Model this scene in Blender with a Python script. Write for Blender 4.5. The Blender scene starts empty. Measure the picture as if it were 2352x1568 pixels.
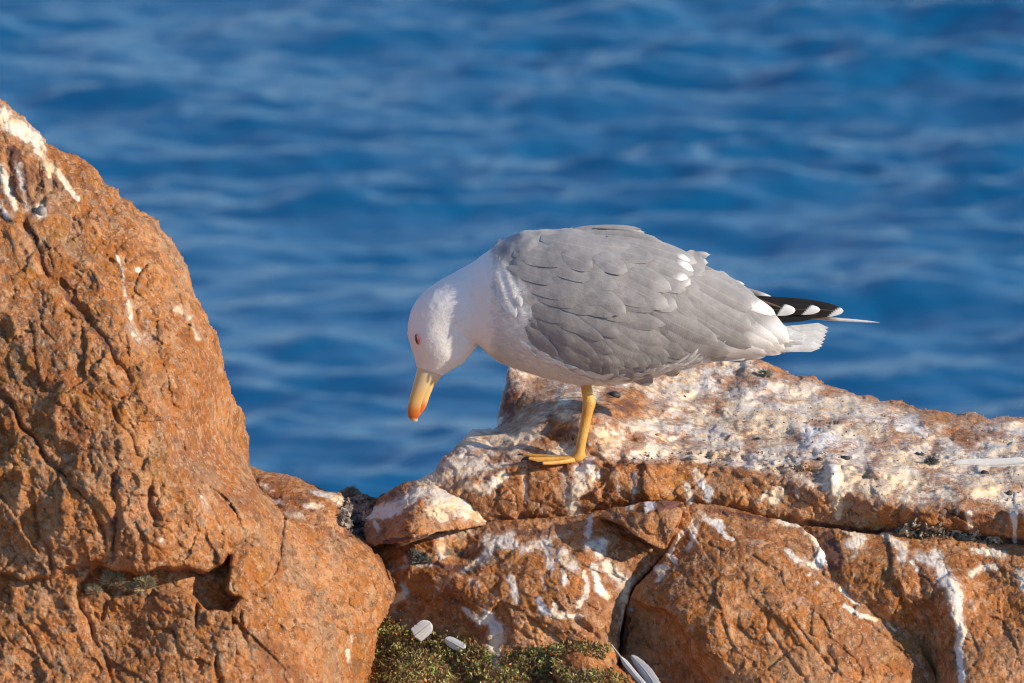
import bpy, math, random
import numpy as np
from mathutils import Vector

random.seed(7)
RNG = np.random.default_rng(11)
scene = bpy.context.scene
COL = scene.collection

# ------------------------------------------------------------------ camera
S = 1800.0                     # photo pixels (2352 wide) per metre at the gull
D = 14.0                       # metres from camera to gull
TH = math.radians(8.0)         # camera pitch (down)
FWD = np.array([0, math.cos(TH), -math.sin(TH)])
UPV = np.array([0, math.sin(TH), math.cos(TH)])
CAMP = -FWD * D
CAM_H = 4.2
SEA_Z = CAMP[2] - CAM_H

cam_d = bpy.data.cameras.new('camera')
cam = bpy.data.objects.new('camera', cam_d)
COL.objects.link(cam)
cam.location = Vector(CAMP)
cam.rotation_euler = (math.pi / 2 - TH, 0, 0)
cam_d.sensor_width = 36
cam_d.lens = 36 * D / (2352 / S)
cam_d.clip_start = 0.1
cam_d.clip_end = 60000
cam_d.dof.use_dof = True
cam_d.dof.focus_distance = D - 0.05
cam_d.dof.aperture_fstop = 14.0
scene.camera = cam

# ------------------------------------------------------------------ light
SUN_EL, SUN_AZ = math.radians(20), math.radians(66)     # azimuth: from behind the camera towards the right
sun_dir = Vector((math.cos(SUN_EL) * math.sin(SUN_AZ), -math.cos(SUN_EL) * math.cos(SUN_AZ), math.sin(SUN_EL)))
world = bpy.data.worlds.new('World')
scene.world = world
world.use_nodes = True
wn = world.node_tree
bg = wn.nodes['Background']
sky = wn.nodes.new('ShaderNodeTexSky')
sky.sky_type = 'NISHITA'
sky.sun_disc = False
sky.sun_elevation = SUN_EL
sky.sun_rotation = math.atan2(sun_dir.x, sun_dir.y)
sky.air_density = 1.0
sky.dust_density = 0.0
sky.ozone_density = 4.5
wn.links.new(sky.outputs[0], bg.inputs[0])
bg.inputs[1].default_value = 0.14
sl = bpy.data.lights.new('sun', 'SUN')
sl.energy = 4.3
sl.angle = math.radians(0.6)
sl.color = (1.0, 0.84, 0.64)
so = bpy.data.objects.new('sun', sl)
COL.objects.link(so)
so.rotation_euler = sun_dir.to_track_quat('Z', 'Y').to_euler()
so.location = (5, -5, 6)
vs = scene.view_settings
vs.view_transform = 'Standard'
vs.look = 'None'
vs.exposure = 0.38
vs.gamma = 1
vs.use_curve_mapping = False
try:
    scene.cycles.max_bounces = 6
    scene.cycles.filter_width = 1.15
    scene.cycles.use_denoising = True
except Exception:
    pass

# ------------------------------------------------------------------ helpers
def at(u, v, y):
    """world point seen at photo pixel (u,v) in the vertical plane Y=y"""
    u = np.asarray(u, float); v = np.asarray(v, float); y = np.asarray(y, float)
    dx = (u - 1176) / S
    dz = -(v - 784) / S
    diry = FWD[1] * D + UPV[1] * dz
    dirz = FWD[2] * D + UPV[2] * dz
    t = (y - CAMP[1]) / diry
    return np.stack([dx * t + 0 * y, CAMP[1] + diry * t, CAMP[2] + dirz * t], -1)

def hash3(ix, iy, iz, seed):
    n = (ix.astype(np.int64) * 374761393 + iy.astype(np.int64) * 668265263 + iz.astype(np.int64) * 2147483647 + seed * 974711) & 0xffffffff
    n = ((n ^ (n >> 13)) * 1274126177) & 0xffffffff
    n = ((n ^ (n >> 16)) * 2246822519) & 0xffffffff
    return n ^ (n >> 15)

def noise3(P, seed=0):
    I = np.floor(P).astype(np.int64)
    F = P - I
    W = F * F * F * (F * (F * 6 - 15) + 10)
    out = np.zeros(len(P))
    for dx in (0, 1):
        wx = W[:, 0] if dx else 1 - W[:, 0]
        for dy in (0, 1):
            wy = W[:, 1] if dy else 1 - W[:, 1]
            for dz in (0, 1):
                wz = W[:, 2] if dz else 1 - W[:, 2]
                h = hash3(I[:, 0] + dx, I[:, 1] + dy, I[:, 2] + dz, seed)
                gx = (h & 1023) / 511.5 - 1
                gy = ((h >> 10) & 1023) / 511.5 - 1
                gz = ((h >> 20) & 1023) / 511.5 - 1
                out += wx * wy * wz * (gx * (F[:, 0] - dx) + gy * (F[:, 1] - dy) + gz * (F[:, 2] - dz))
    return out * 1.3

def fbm(P, octaves=4, gain=0.5, seed=0, ridged=False):
    a, s, out = 1.0, 0.0, 0
    for k in range(octaves):
        n = noise3(P, seed + k * 17)
        if ridged:
            n = 1 - 2 * np.abs(n) * 1.6
        out = out + a * n
        s += a
        a *= gain
        P = P * 2.03 + 11.3
    return out / s

def vor(U, V, size, seed):
    """2-D cells: per point -> (F1, F2, dx, dy, r0, r1, r2) in cell units"""
    x, y = U / size, V / size
    ix, iy = np.floor(x).astype(np.int64), np.floor(y).astype(np.int64)
    f1 = np.full(x.shape, 9.0); f2 = np.full(x.shape, 9.0)
    bx = np.zeros_like(x); by = np.zeros_like(x); bid = np.zeros(x.shape, np.int64)
    z = np.zeros_like(ix)
    for a in (-1, 0, 1):
        for b in (-1, 0, 1):
            h = hash3(ix + a, iy + b, z, seed)
            px = ix + a + ((h & 1023) / 1023.0); py = iy + b + (((h >> 10) & 1023) / 1023.0)
            d = np.hypot(x - px, y - py)
            near = d < f1
            f2 = np.where(near, f1, np.minimum(f2, d))
            bx = np.where(near, x - px, bx); by = np.where(near, y - py, by)
            bid = np.where(near, h, bid)
            f1 = np.where(near, d, f1)
    h2 = hash3(bid, bid >> 7, z, seed + 5)
    return f1, f2, bx, by, (h2 & 1023) / 511.5 - 1, ((h2 >> 10) & 1023) / 511.5 - 1, ((h2 >> 20) & 1023) / 511.5 - 1

def facets(U, V, size, seed, tilt, stepa, groove, warp=0.35, stretch=1.0, ang=0.0):
    """angular chips: every cell a tilted plane, its edge a small step; result in photo px (positive = away)"""
    c, s = math.cos(ang), math.sin(ang)
    A = (U * c + V * s) / stretch; B = (-U * s + V * c)
    Q = np.stack([A.ravel() / size * 0.8, B.ravel() / size * 0.8, np.full(A.size, seed * 3.1)], 1)
    wa = noise3(Q, seed).reshape(A.shape); wb = noise3(Q + 31.7, seed + 1).reshape(A.shape)
    f1, f2, dx, dy, r0, r1, r2 = vor(A + wa * size * warp * 2, B + wb * size * warp * 2, size, seed + 2)
    return (dx * r1 + dy * r2) * tilt * size + r0 * stepa + groove * np.exp(-((f2 - f1) / 0.09) ** 2)

def sstep(a, b, x):
    t = np.clip((x - a) / (b - a), 0, 1)
    return t * t * (3 - 2 * t)

def poly_dist(U, V, pts, closed):
    pts = np.asarray(pts, float)
    n = len(pts)
    d = np.full(U.shape, 1e9); par = np.zeros(U.shape)
    for i in range(n if closed else n - 1):
        a, b = pts[i], pts[(i + 1) % n]
        ab = b - a
        L = max(ab @ ab, 1e-9)
        t = np.clip(((U - a[0]) * ab[0] + (V - a[1]) * ab[1]) / L, 0, 1)
        dd = np.hypot(U - a[0] - t * ab[0], V - a[1] - t * ab[1])
        par = np.where(dd < d, i + t, par)
        d = np.minimum(d, dd)
    return d, par

def inside(U, V, pts):
    pts = np.asarray(pts, float)
    r = np.zeros(U.shape, bool)
    n = len(pts)
    for i in range(n):
        (x1, y1), (x2, y2) = pts[i], pts[(i + 1) % n]
        if y1 == y2:
            continue
        c = ((y1 > V) != (y2 > V)) & (U < (x2 - x1) * (V - y1) / (y2 - y1) + x1)
        r ^= c
    return r

def sdf(U, V, pts):
    d, _ = poly_dist(U, V, pts, True)
    return np.where(inside(U, V, pts), d, -d)

def tps(U, V, ctrl):
    c = np.asarray(ctrl, float)
    X = c[:, :2] / 400.0
    def k(r2):
        return np.where(r2 > 1e-12, 0.5 * r2 * np.log(np.maximum(r2, 1e-12)), 0)
    n = len(X)
    K = k(((X[:, None] - X[None]) ** 2).sum(-1)) + np.eye(n) * 3e-4
    Pm = np.hstack([np.ones((n, 1)), X])
    A = np.block([[K, Pm], [Pm.T, np.zeros((3, 3))]])
    w = np.linalg.solve(A, np.concatenate([c[:, 2], np.zeros(3)]))
    out = w[n] + w[n + 1] * U / 400 + w[n + 2] * V / 400
    for i in range(n):
        out = out + w[i] * k((U / 400 - X[i, 0]) ** 2 + (V / 400 - X[i, 1]) ** 2)
    return out

def make_mesh(name, verts, quads=None, tris=None, smooth=True):
    me = bpy.data.meshes.new(name)
    verts = np.asarray(verts, np.float32)
    faces_n = []
    loops = []
    if quads is not None and len(quads):
        q = np.asarray(quads, np.int32); loops.append(q.ravel()); faces_n.append(np.full(len(q), 4, np.int32))
    if tris is not None and len(tris):
        t = np.asarray(tris, np.int32); loops.append(t.ravel()); faces_n.append(np.full(len(t), 3, np.int32))
    loops = np.concatenate(loops); fn = np.concatenate(faces_n)
    me.vertices.add(len(verts)); me.vertices.foreach_set('co', verts.ravel())
    me.loops.add(len(loops)); me.loops.foreach_set('vertex_index', loops)
    me.polygons.add(len(fn))
    st = np.concatenate([[0], np.cumsum(fn)[:-1]]).astype(np.int32)
    me.polygons.foreach_set('loop_start', st); me.polygons.foreach_set('loop_total', fn)
    me.update(calc_edges=True)
    me.validate(clean_customdata=False)
    me.polygons.foreach_set('use_smooth', np.full(len(me.polygons), smooth))
    return me

def attr(me, name, vals):
    a = me.attributes.new(name, 'FLOAT', 'POINT')
    a.data.foreach_set('value', np.asarray(vals, np.float32))

def link(name, me, mat=None, parent=None, loc=None, **props):
    o = bpy.data.objects.new(name, me)
    COL.objects.link(o)
    if mat is not None and me is not None and not me.materials:
        me.materials.append(mat)
    if parent is not None:
        o.parent = parent
    if loc is not None:
        o.location = Vector([float(x) for x in loc])
    for k, v in props.items():
        o[k] = v
    return o

def tag(o, label, cat, group=None):
    o['label'] = label; o['category'] = cat
    if group: o['group'] = group

# ------------------------------------------------------------------ material helpers
class NT:
    def __init__(self, name):
        self.m = bpy.data.materials.new(name); self.m.use_nodes = True
        self.t = self.m.node_tree; self.b = self.t.nodes['Principled BSDF']
    def n(self, typ, **kw):
        x = self.t.nodes.new(typ)
        for k, v in kw.items():
            if k.startswith('i_'):
                key = k[2:]
                key = int(key) if key.isdigit() else key.replace('_', ' ')
                if isinstance(v, bpy.types.NodeSocket): self.t.links.new(v, x.inputs[key])
                else: x.inputs[key].default_value = v
            else:
                setattr(x, k, v)
        return x
    def noise(self, vec, scale, detail=4, rough=0.55, dist=0.0):
        x = self.n('ShaderNodeTexNoise', i_Scale=scale, i_Detail=detail, i_Roughness=rough, i_Distortion=dist)
        self.t.links.new(vec, x.inputs['Vector']); return x.outputs[0]
    def math(self, op, a, b=0.0, c=None, clamp=False):
        x = self.n('ShaderNodeMath', operation=op, use_clamp=clamp)
        for i, v in enumerate((a, b) if c is None else (a, b, c)):
            if isinstance(v, bpy.types.NodeSocket): self.t.links.new(v, x.inputs[i])
            else: x.inputs[i].default_value = v
        return x.outputs[0]
    def mapr(self, v, a, b, c=0.0, d=1.0, smooth=True):
        x = self.n('ShaderNodeMapRange', interpolation_type='SMOOTHSTEP' if smooth else 'LINEAR')
        self.t.links.new(v, x.inputs[0])
        for i, q in enumerate((a, b, c, d)): x.inputs[i + 1].default_value = q
        return x.outputs[0]
    def mix(self, f, a, b, blend='MIX'):
        x = self.n('ShaderNodeMix', data_type='RGBA', blend_type=blend, clamp_factor=True)
        for i, v in ((0, f), (6, a), (7, b)):
            if isinstance(v, bpy.types.NodeSocket): self.t.links.new(v, x.inputs[i])
            elif i == 0: x.inputs[i].default_value = v
            else: x.inputs[i].default_value = (*v, 1)
        return x.outputs[2]
    def attr(self, name):
        return self.n('ShaderNodeAttribute', attribute_name=name).outputs['Fac']
    def obj(self):
        return self.n('ShaderNodeTexCoord').outputs['Object']
    def ramp(self, v, stops):
        x = self.n('ShaderNodeValToRGB'); self.t.links.new(v, x.inputs[0])
        cr = x.color_ramp
        while len(cr.elements) < len(stops): cr.elements.new(0.5)
        for e, (p, c) in zip(cr.elements, stops): e.position = p; e.color = (*c, 1)
        return x.outputs[0]
    def set(self, key, v):
        if isinstance(v, bpy.types.NodeSocket): self.t.links.new(v, self.b.inputs[key])
        elif isinstance(v, tuple): self.b.inputs[key].default_value = (*v, 1)
        else: self.b.inputs[key].default_value = v
    def bump(self, h, strength, dist, prev=None):
        x = self.n('ShaderNodeBump'); x.inputs['Strength'].default_value = strength; x.inputs['Distance'].default_value = dist
        self.t.links.new(h, x.inputs['Height'])
        if prev is not None: self.t.links.new(prev, x.inputs['Normal'])
        return x.outputs[0]

def rock_material(name, hue=(0.90, 0.90, 0.86), grain=1.0, greyness=0.5):
    k = NT(name)
    P = k.obj()
    big = k.noise(P, 6, 5, 0.6, 0.3)
    mid = k.noise(P, 30, 5, 0.65, 0.4)
    fine = k.noise(P, 150, 5, 0.8)
    h = lambda c: tuple(a * b for a, b in zip(c, hue))
    base = k.ramp(k.math('ADD', k.math('MULTIPLY', big, 0.5), k.math('MULTIPLY', mid, 0.5)),
                  [(0.32, h((0.26, 0.078, 0.022))), (0.43, h((0.48, 0.165, 0.034))), (0.50, h((0.56, 0.215, 0.060))), (0.58, h((0.66, 0.300, 0.125))), (0.68, h((0.52, 0.180, 0.034)))])
    base = k.mix(k.mapr(k.noise(P, 11, 4, 0.6, 0.6), 0.50, 0.62, 0, 0.75 * greyness), base, h((0.36, 0.24, 0.165)))
    base = k.mix(k.mapr(k.noise(P, 17, 4, 0.6, 0.9), 0.55, 0.68, 0, 0.55), base, h((0.50, 0.225, 0.030)))
    base = k.mix(k.mapr(k.noise(P, 3.2, 4, 0.6, 0.5), 0.52, 0.66, 0, 0.65), base, h((0.62, 0.290, 0.150)))
    base = k.mix(k.mapr(k.noise(P, 4.3, 5, 0.65, 0.8), 0.49, 0.38, 0, 0.7), base, h((0.34, 0.120, 0.045)))
    v = k.n('ShaderNodeTexVoronoi', i_Scale=130.0); k.t.links.new(P, v.inputs['Vector'])
    vcol = k.n('ShaderNodeSeparateColor'); k.t.links.new(v.outputs['Color'], vcol.inputs[0])
    base = k.mix(k.math('MULTIPLY', k.mapr(vcol.outputs[0], 0.72, 0.95), 0.45), base, h((0.62, 0.41, 0.27)))
    base = k.mix(k.math('MULTIPLY', k.mapr(vcol.outputs[1], 0.80, 0.97), 0.55), base, (0.16, 0.075, 0.045))
    base = k.mix(k.mapr(fine, 0.56, 0.74, 0, 0.35), base, h((0.64, 0.40, 0.24)))
    base = k.mix(k.mapr(fine, 0.44, 0.34, 0, 0.9), base, (0.13, 0.05, 0.025))
    base = k.mix(k.mapr(k.noise(P, 44, 5, 0.75, 0.5), 0.54, 0.61, 0, 0.75), base, h((0.70, 0.385, 0.20)))
    base = k.mix(k.mapr(k.noise(P, 38, 6, 0.8, 0.7), 0.46, 0.39, 0, 0.8), base, h((0.27, 0.115, 0.045)))
    base = k.mix(k.mapr(k.noise(P, 62, 5, 0.75, 0.2), 0.57, 0.63, 0, 0.75 * greyness), base, (0.30, 0.25, 0.185))
    vf = k.n('ShaderNodeTexVoronoi', i_Scale=420.0); k.t.links.new(P, vf.inputs['Vector'])
    vfc = k.n('ShaderNodeSeparateColor'); k.t.links.new(vf.outputs['Color'], vfc.inputs[0])
    base = k.mix(k.mapr(vfc.outputs[0], 0.955, 0.97, 0, 0.45, False), base, (0.66, 0.52, 0.44))
    # stains with their own shape; the first mask also carries the wedge stone's painted shade
    pat = k.attr('patina_shade')
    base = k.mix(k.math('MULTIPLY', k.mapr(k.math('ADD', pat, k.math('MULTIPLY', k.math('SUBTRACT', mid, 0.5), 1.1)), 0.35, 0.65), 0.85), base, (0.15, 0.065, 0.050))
    lich = k.attr('lichen')
    base = k.mix(k.mapr(k.math('ADD', lich, k.math('MULTIPLY', k.math('SUBTRACT', k.noise(P, 70, 4, 0.7), 0.5), 1.4)), 0.45, 0.65, 0, 0.9), base, (0.12, 0.115, 0.085))
    gu = k.attr('guano')
    gn = k.math('ADD', k.math('MULTIPLY', k.math('SUBTRACT', k.noise(P, 95, 6, 0.8), 0.5), 1.45), k.math('MULTIPLY', k.math('SUBTRACT', k.noise(P, 24, 4, 0.6), 0.5), 0.95))
    gm = k.mapr(k.math('ADD', gu, gn), 0.38, 0.72)
    gm = k.math('MULTIPLY', gm, k.mapr(gu, 0.02, 0.12))
    gcol = k.ramp(k.noise(P, 22, 5, 0.65, 0.5), [(0.34, (0.48, 0.36, 0.30)), (0.43, (0.70, 0.63, 0.57)), (0.52, (0.78, 0.66, 0.52)), (0.60, (0.72, 0.51, 0.31)), (0.70, (0.56, 0.32, 0.15))])
    gcol = k.mix(k.mapr(k.noise(P, 9, 4, 0.6), 0.48, 0.62, 0, 0.55), gcol, (0.80, 0.60, 0.38))
    gcol = k.mix(k.mapr(k.noise(P, 48, 6, 0.8), 0.60, 0.70, 0, 0.45), gcol, (0.50, 0.32, 0.22))
    gcol = k.mix(k.attr('fresh'), gcol, (0.78, 0.77, 0.76))
    gcol = k.mix(k.mapr(k.noise(P, 210, 3, 0.7), 0.40, 0.30, 0, 0.6), gcol, (0.34, 0.22, 0.16))
    thin = k.mix(k.math('MULTIPLY', k.mapr(k.math('ADD', gu, gn), 0.05, 0.45), k.mapr(gu, 0.02, 0.15, 0, 0.5)), base, (0.56, 0.42, 0.34))
    col = k.mix(gm, thin, gcol)
    k.set('Base Color', col)
    k.set('Roughness', k.mapr(fine, 0.3, 0.7, 0.95, 0.68, False))
    k.set('Specular IOR Level', 0.35)
    b1 = k.bump(k.noise(P, 60, 7, 0.68), 0.8 * grain, 0.007)
    b2 = k.bump(k.noise(P, 240, 4, 0.65), 0.8 * grain, 0.0016, b1)
    b3 = k.bump(v.outputs['Distance'], 0.35 * grain, 0.002, b2)
    b4 = k.bump(gm, 0.5, 0.0012, b3)
    b5 = k.n('ShaderNodeMix', data_type='VECTOR'); k.t.links.new(k.math('MULTIPLY', gm, 0.6), b5.inputs[0]); k.t.links.new(b4, b5.inputs[4]); k.t.links.new(k.bump(k.noise(P, 60, 4, 0.6), 0.4, 0.006), b5.inputs[5])
    k.set('Normal', b5.outputs[1])
    return k.m

M_ROCK = rock_material('ochre_rock')
M_SLAB = rock_material('pink_rock', hue=(0.90, 0.90, 0.86), grain=0.9)
M_LEFT = rock_material('knobbly_rock', hue=(0.91, 0.91, 0.86), grain=1.15, greyness=0.8)

# ------------------------------------------------------------------ relief rocks
SURF = []      # (u0, v0, step, ygrid) for looking up where a surface is

def surf_y(u, v):
    best = None
    for (u0, v0, st, yg) in SURF:
        i, j = int(round((v - v0) / st)), int(round((u - u0) / st))
        if 0 <= i < yg.shape[0] and 0 <= j < yg.shape[1]:
            y = yg[i, j]
            if y == y and (best is None or y < best): best = y
    return 0.0 if best is None else float(best)

def on(u, v, lift=0.0):
    """point on the rock seen at (u,v), lifted towards the viewer by `lift` px"""
    return at(u, v, surf_y(u, v) - lift / S)

def stroke(pts, w, k=1.0):
    return ('s', pts, w, k)

def paint(U, V, strokes):
    out = np.zeros(U.shape)
    if not len(strokes): return out
    Q = np.stack([U.ravel() / 13, V.ravel() / 13, np.full(U.size, 4.4)], 1)
    U = U + 8 * fbm(Q, 3, 0.6, 61).reshape(U.shape); V = V + 8 * fbm(Q + 9, 3, 0.6, 67).reshape(V.shape)
    for (_, pts, w, k) in strokes:
        pts = np.asarray(pts, float)
        ws = np.asarray(w if hasattr(w, '__len__') else [w] * max(len(pts), 1), float)
        if len(pts) == 1:
            d = np.hypot(U - pts[0][0], V - pts[0][1]); ww = ws[0]
        else:
            d, par = poly_dist(U, V, pts, False)
            if len(ws) != len(pts): ws = np.interp(np.linspace(0, 1, len(pts)), np.linspace(0, 1, len(ws)), ws)
            ww = np.interp(par, np.arange(len(pts)), ws)
        out = np.maximum(out, k * (1 - sstep(0.15, 1.9, d / ww)))
    return out

def relief(name, outline, ctrl, label, mat, step=3.0, R=60, RD=60, shape=None, marks=None, rough=1.0, grainang=1.05,
           thick=0.22, edge=5.0, seed=1, guano=(), fresh=(), patina_shade=(), lichen=(), round_fn=None, fstretch=1.6, fine=1.0, rough_fn=None):
    o = np.asarray(outline, float)
    u0, v0 = o.min(0) - 12; u1, v1 = o.max(0) + 12
    us = np.arange(u0, u1, step); vsn = np.arange(v0, v1, step)
    U, V = np.meshgrid(us, vsn)
    sd = sdf(U, V, o)
    Q = np.stack([U.ravel() / 34, V.ravel() / 34, np.full(U.size, seed * 1.7)], 1)
    sd = sd + (fbm(Q, 4, 0.6, seed).reshape(U.shape)) * edge * 1.6
    gy, gx = np.gradient(sd, step)
    gl = np.maximum(np.hypot(gx, gy), 0.3)
    ins = sd > 0
    cell = ins[:-1, :-1] | ins[1:, :-1] | ins[:-1, 1:] | ins[1:, 1:]
    out = sd < 0
    U2 = np.where(out, U - gx / gl * sd, U); V2 = np.where(out, V - gy / gl * sd, V)
    sdc = np.maximum(sd, 0)
    y = tps(U2, V2, ctrl) * S                      # px units from here
    e = np.clip(sdc / R, 0, 1)
    rd = RD if round_fn is None else RD * round_fn(U2, V2)
    y = y + rd * (1 - np.sqrt(np.clip(1 - (1 - e) ** 2, 0, 1)))
    if shape is not None:
        y = y + shape(U2, V2)
    rr = rough
    if rough_fn is not None: rough = rough * rough_fn(U2, V2)
    # broken surface: chips at three sizes, stretched along the joints of the rock
    y = y + rough * (facets(U2, V2, 110, seed * 7 + 1, 0.13, 3, 0.4, stretch=fstretch, ang=grainang)
                     + facets(U2, V2, 46, seed * 7 + 2, 0.20, 2.0, 0.3, stretch=fstretch, ang=grainang + 0.2)
                     + fine * facets(U2, V2, 20, seed * 7 + 3, 0.30, 1.3, 0.2, stretch=1.5, ang=grainang - 0.2)
                     + fine * facets(U2, V2, 9.5, seed * 7 + 4, 0.36, 0.9, 0.1, stretch=1.25, ang=grainang))
    Y = y / S
    P = at(U2, V2, Y)
    # displace along the normal with solid noise
    du = np.gradient(P, axis=1); dv = np.gradient(P, axis=0)
    N = np.cross(du, dv); N /= np.maximum(np.linalg.norm(N, axis=-1, keepdims=True), 1e-12)
    N = np.where(N[..., 1:2] > 0, -N, N)
    q = P.reshape(-1, 3) + seed * 3.3
    c, s_ = math.cos(grainang), math.sin(grainang)
    qa = np.stack([(q[:, 0] * c - q[:, 2] * s_) * 0.5, q[:, 1], (q[:, 0] * s_ + q[:, 2] * c)], 1)
    h = (0.0020 * fbm(qa * 16, 3, 0.5, seed + 3, ridged=True) + 0.0036 * fbm(q * 42, 3, 0.6, seed + 9) * fine
         + 0.0019 * fbm(q * 120, 3, 0.6, seed + 21) * fine)
    P = (P.reshape(-1, 3) + N.reshape(-1, 3) * (h * rr)[:, None])
    use = np.zeros(U.shape, bool)
    use[:-1, :-1] |= cell; use[1:, :-1] |= cell; use[:-1, 1:] |= cell; use[1:, 1:] |= cell
    idx = np.full(U.size, -1); k = np.flatnonzero(use.ravel()); idx[k] = np.arange(len(k))
    idx = idx.reshape(U.shape)
    a, b, c2, d2 = idx[:-1, :-1][cell], idx[:-1, 1:][cell], idx[1:, 1:][cell], idx[1:, :-1][cell]
    quads = np.stack([a, d2, c2, b], 1)
    Vt = P[k]
    nF = len(Vt)
    # close the back: every rim edge is carried back and in, then to one centre
    E = np.concatenate([quads[:, [0, 1]], quads[:, [1, 2]], quads[:, [2, 3]], quads[:, [3, 0]]])
    key = np.sort(E, 1); kk = key[:, 0].astype(np.int64) * nF + key[:, 1]
    _, first, cnt = np.unique(kk, return_index=True, return_counts=True)
    B = E[first[cnt == 1]]
    rim = np.unique(B)
    cen = Vt.mean(0)
    m1 = {r: i for i, r in enumerate(rim)}
    zs = np.clip((Vt[rim][:, 2] - cen[2]) / (0.35 * max(np.ptp(Vt[:, 2]), 1e-6)) + 0.5, 0, 1)[:, None] * np.array([0, 0, 1.0])
    n1 = Vt[rim] * 0.97 + cen * 0.03 + np.array([0, thick * 0.45, 0]) - zs * thick * 0.30
    n2 = Vt[rim] * 0.75 + cen * 0.25 + np.array([0, thick, 0]) - zs * thick * 0.62
    apex = cen + np.array([0, thick * 1.25, 0]); apex[1] = max(apex[1], n2[:, 1].mean())
    V_all = np.vstack([Vt, n1, n2, apex[None]])
    bi = np.array([[m1[x[0]], m1[x[1]]] for x in B])
    q1 = np.stack([B[:, 1], B[:, 0], nF + bi[:, 0], nF + bi[:, 1]], 1)
    q2 = np.stack([nF + bi[:, 1], nF + bi[:, 0], nF + len(rim) + bi[:, 0], nF + len(rim) + bi[:, 1]], 1)
    t = np.stack([nF + len(rim) + bi[:, 1], nF + len(rim) + bi[:, 0], np.full(len(bi), nF + 2 * len(rim))], 1)
    org = V_all.mean(0)
    me = make_mesh(name, V_all - org, np.vstack([quads, q1, q2]), t)
    pad = lambda A: np.concatenate([A.ravel()[k], np.zeros(len(V_all) - nF)])
    rs = N[..., 2]
    g = np.zeros(U.shape)
    if callable(guano): g = guano(U2, V2, rs)
    else: g = paint(U2, V2, guano)
    attr(me, 'guano', pad(np.clip(g, 0, 1)))
    attr(me, 'fresh', pad(paint(U2, V2, fresh) * 0.85 if len(fresh) else np.zeros(U.shape)))
    attr(me, 'patina_shade', pad(paint(U2, V2, patina_shade) if len(patina_shade) else np.zeros(U.shape)))
    attr(me, 'lichen', pad(paint(U2, V2, lichen) if len(lichen) else np.zeros(U.shape)))
    ob = link(name, me, mat, loc=org)
    tag(ob, label, 'rock')
    yg = np.where(use, P[:, 1].reshape(U.shape), np.nan)
    SURF.append((u0, v0, step, yg))
    return ob

def crack(U, V, pts, w, depth):
    d, par = poly_dist(U, V, pts, False)
    n = len(pts) - 1
    taper = np.clip(np.minimum(par, n - par) * 2.2, 0, 1)
    return 0.72 * depth * taper * np.exp(-(d / w) ** 2)

def side(U, V, pts, w, depth, fade):
    """a step along a polyline: the side to the right of its direction lies deeper, fading with distance"""
    pts = np.asarray(pts, float)
    d = np.full(U.shape, 1e9); sg = np.zeros(U.shape); par = np.zeros(U.shape)
    for i in range(len(pts) - 1):
        a, b = pts[i], pts[i + 1]; ab = b - a
        t = np.clip(((U - a[0]) * ab[0] + (V - a[1]) * ab[1]) / (ab @ ab), 0, 1)
        dd = np.hypot(U - a[0] - t * ab[0], V - a[1] - t * ab[1])
        cr = ab[0] * (V - a[1]) - ab[1] * (U - a[0])
        near = dd < d
        sg = np.where(near, np.sign(cr), sg); par = np.where(near, i + t, par); d = np.where(near, dd, d)
    s = d * sg
    n = len(pts) - 1
    taper = np.clip(np.minimum(par, n - par) * 2.0 + 0.0, 0, 1)
    return depth * taper * sstep(-w * 0.3, w, s) * np.exp(-np.maximum(s, 0) / fade)

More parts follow.
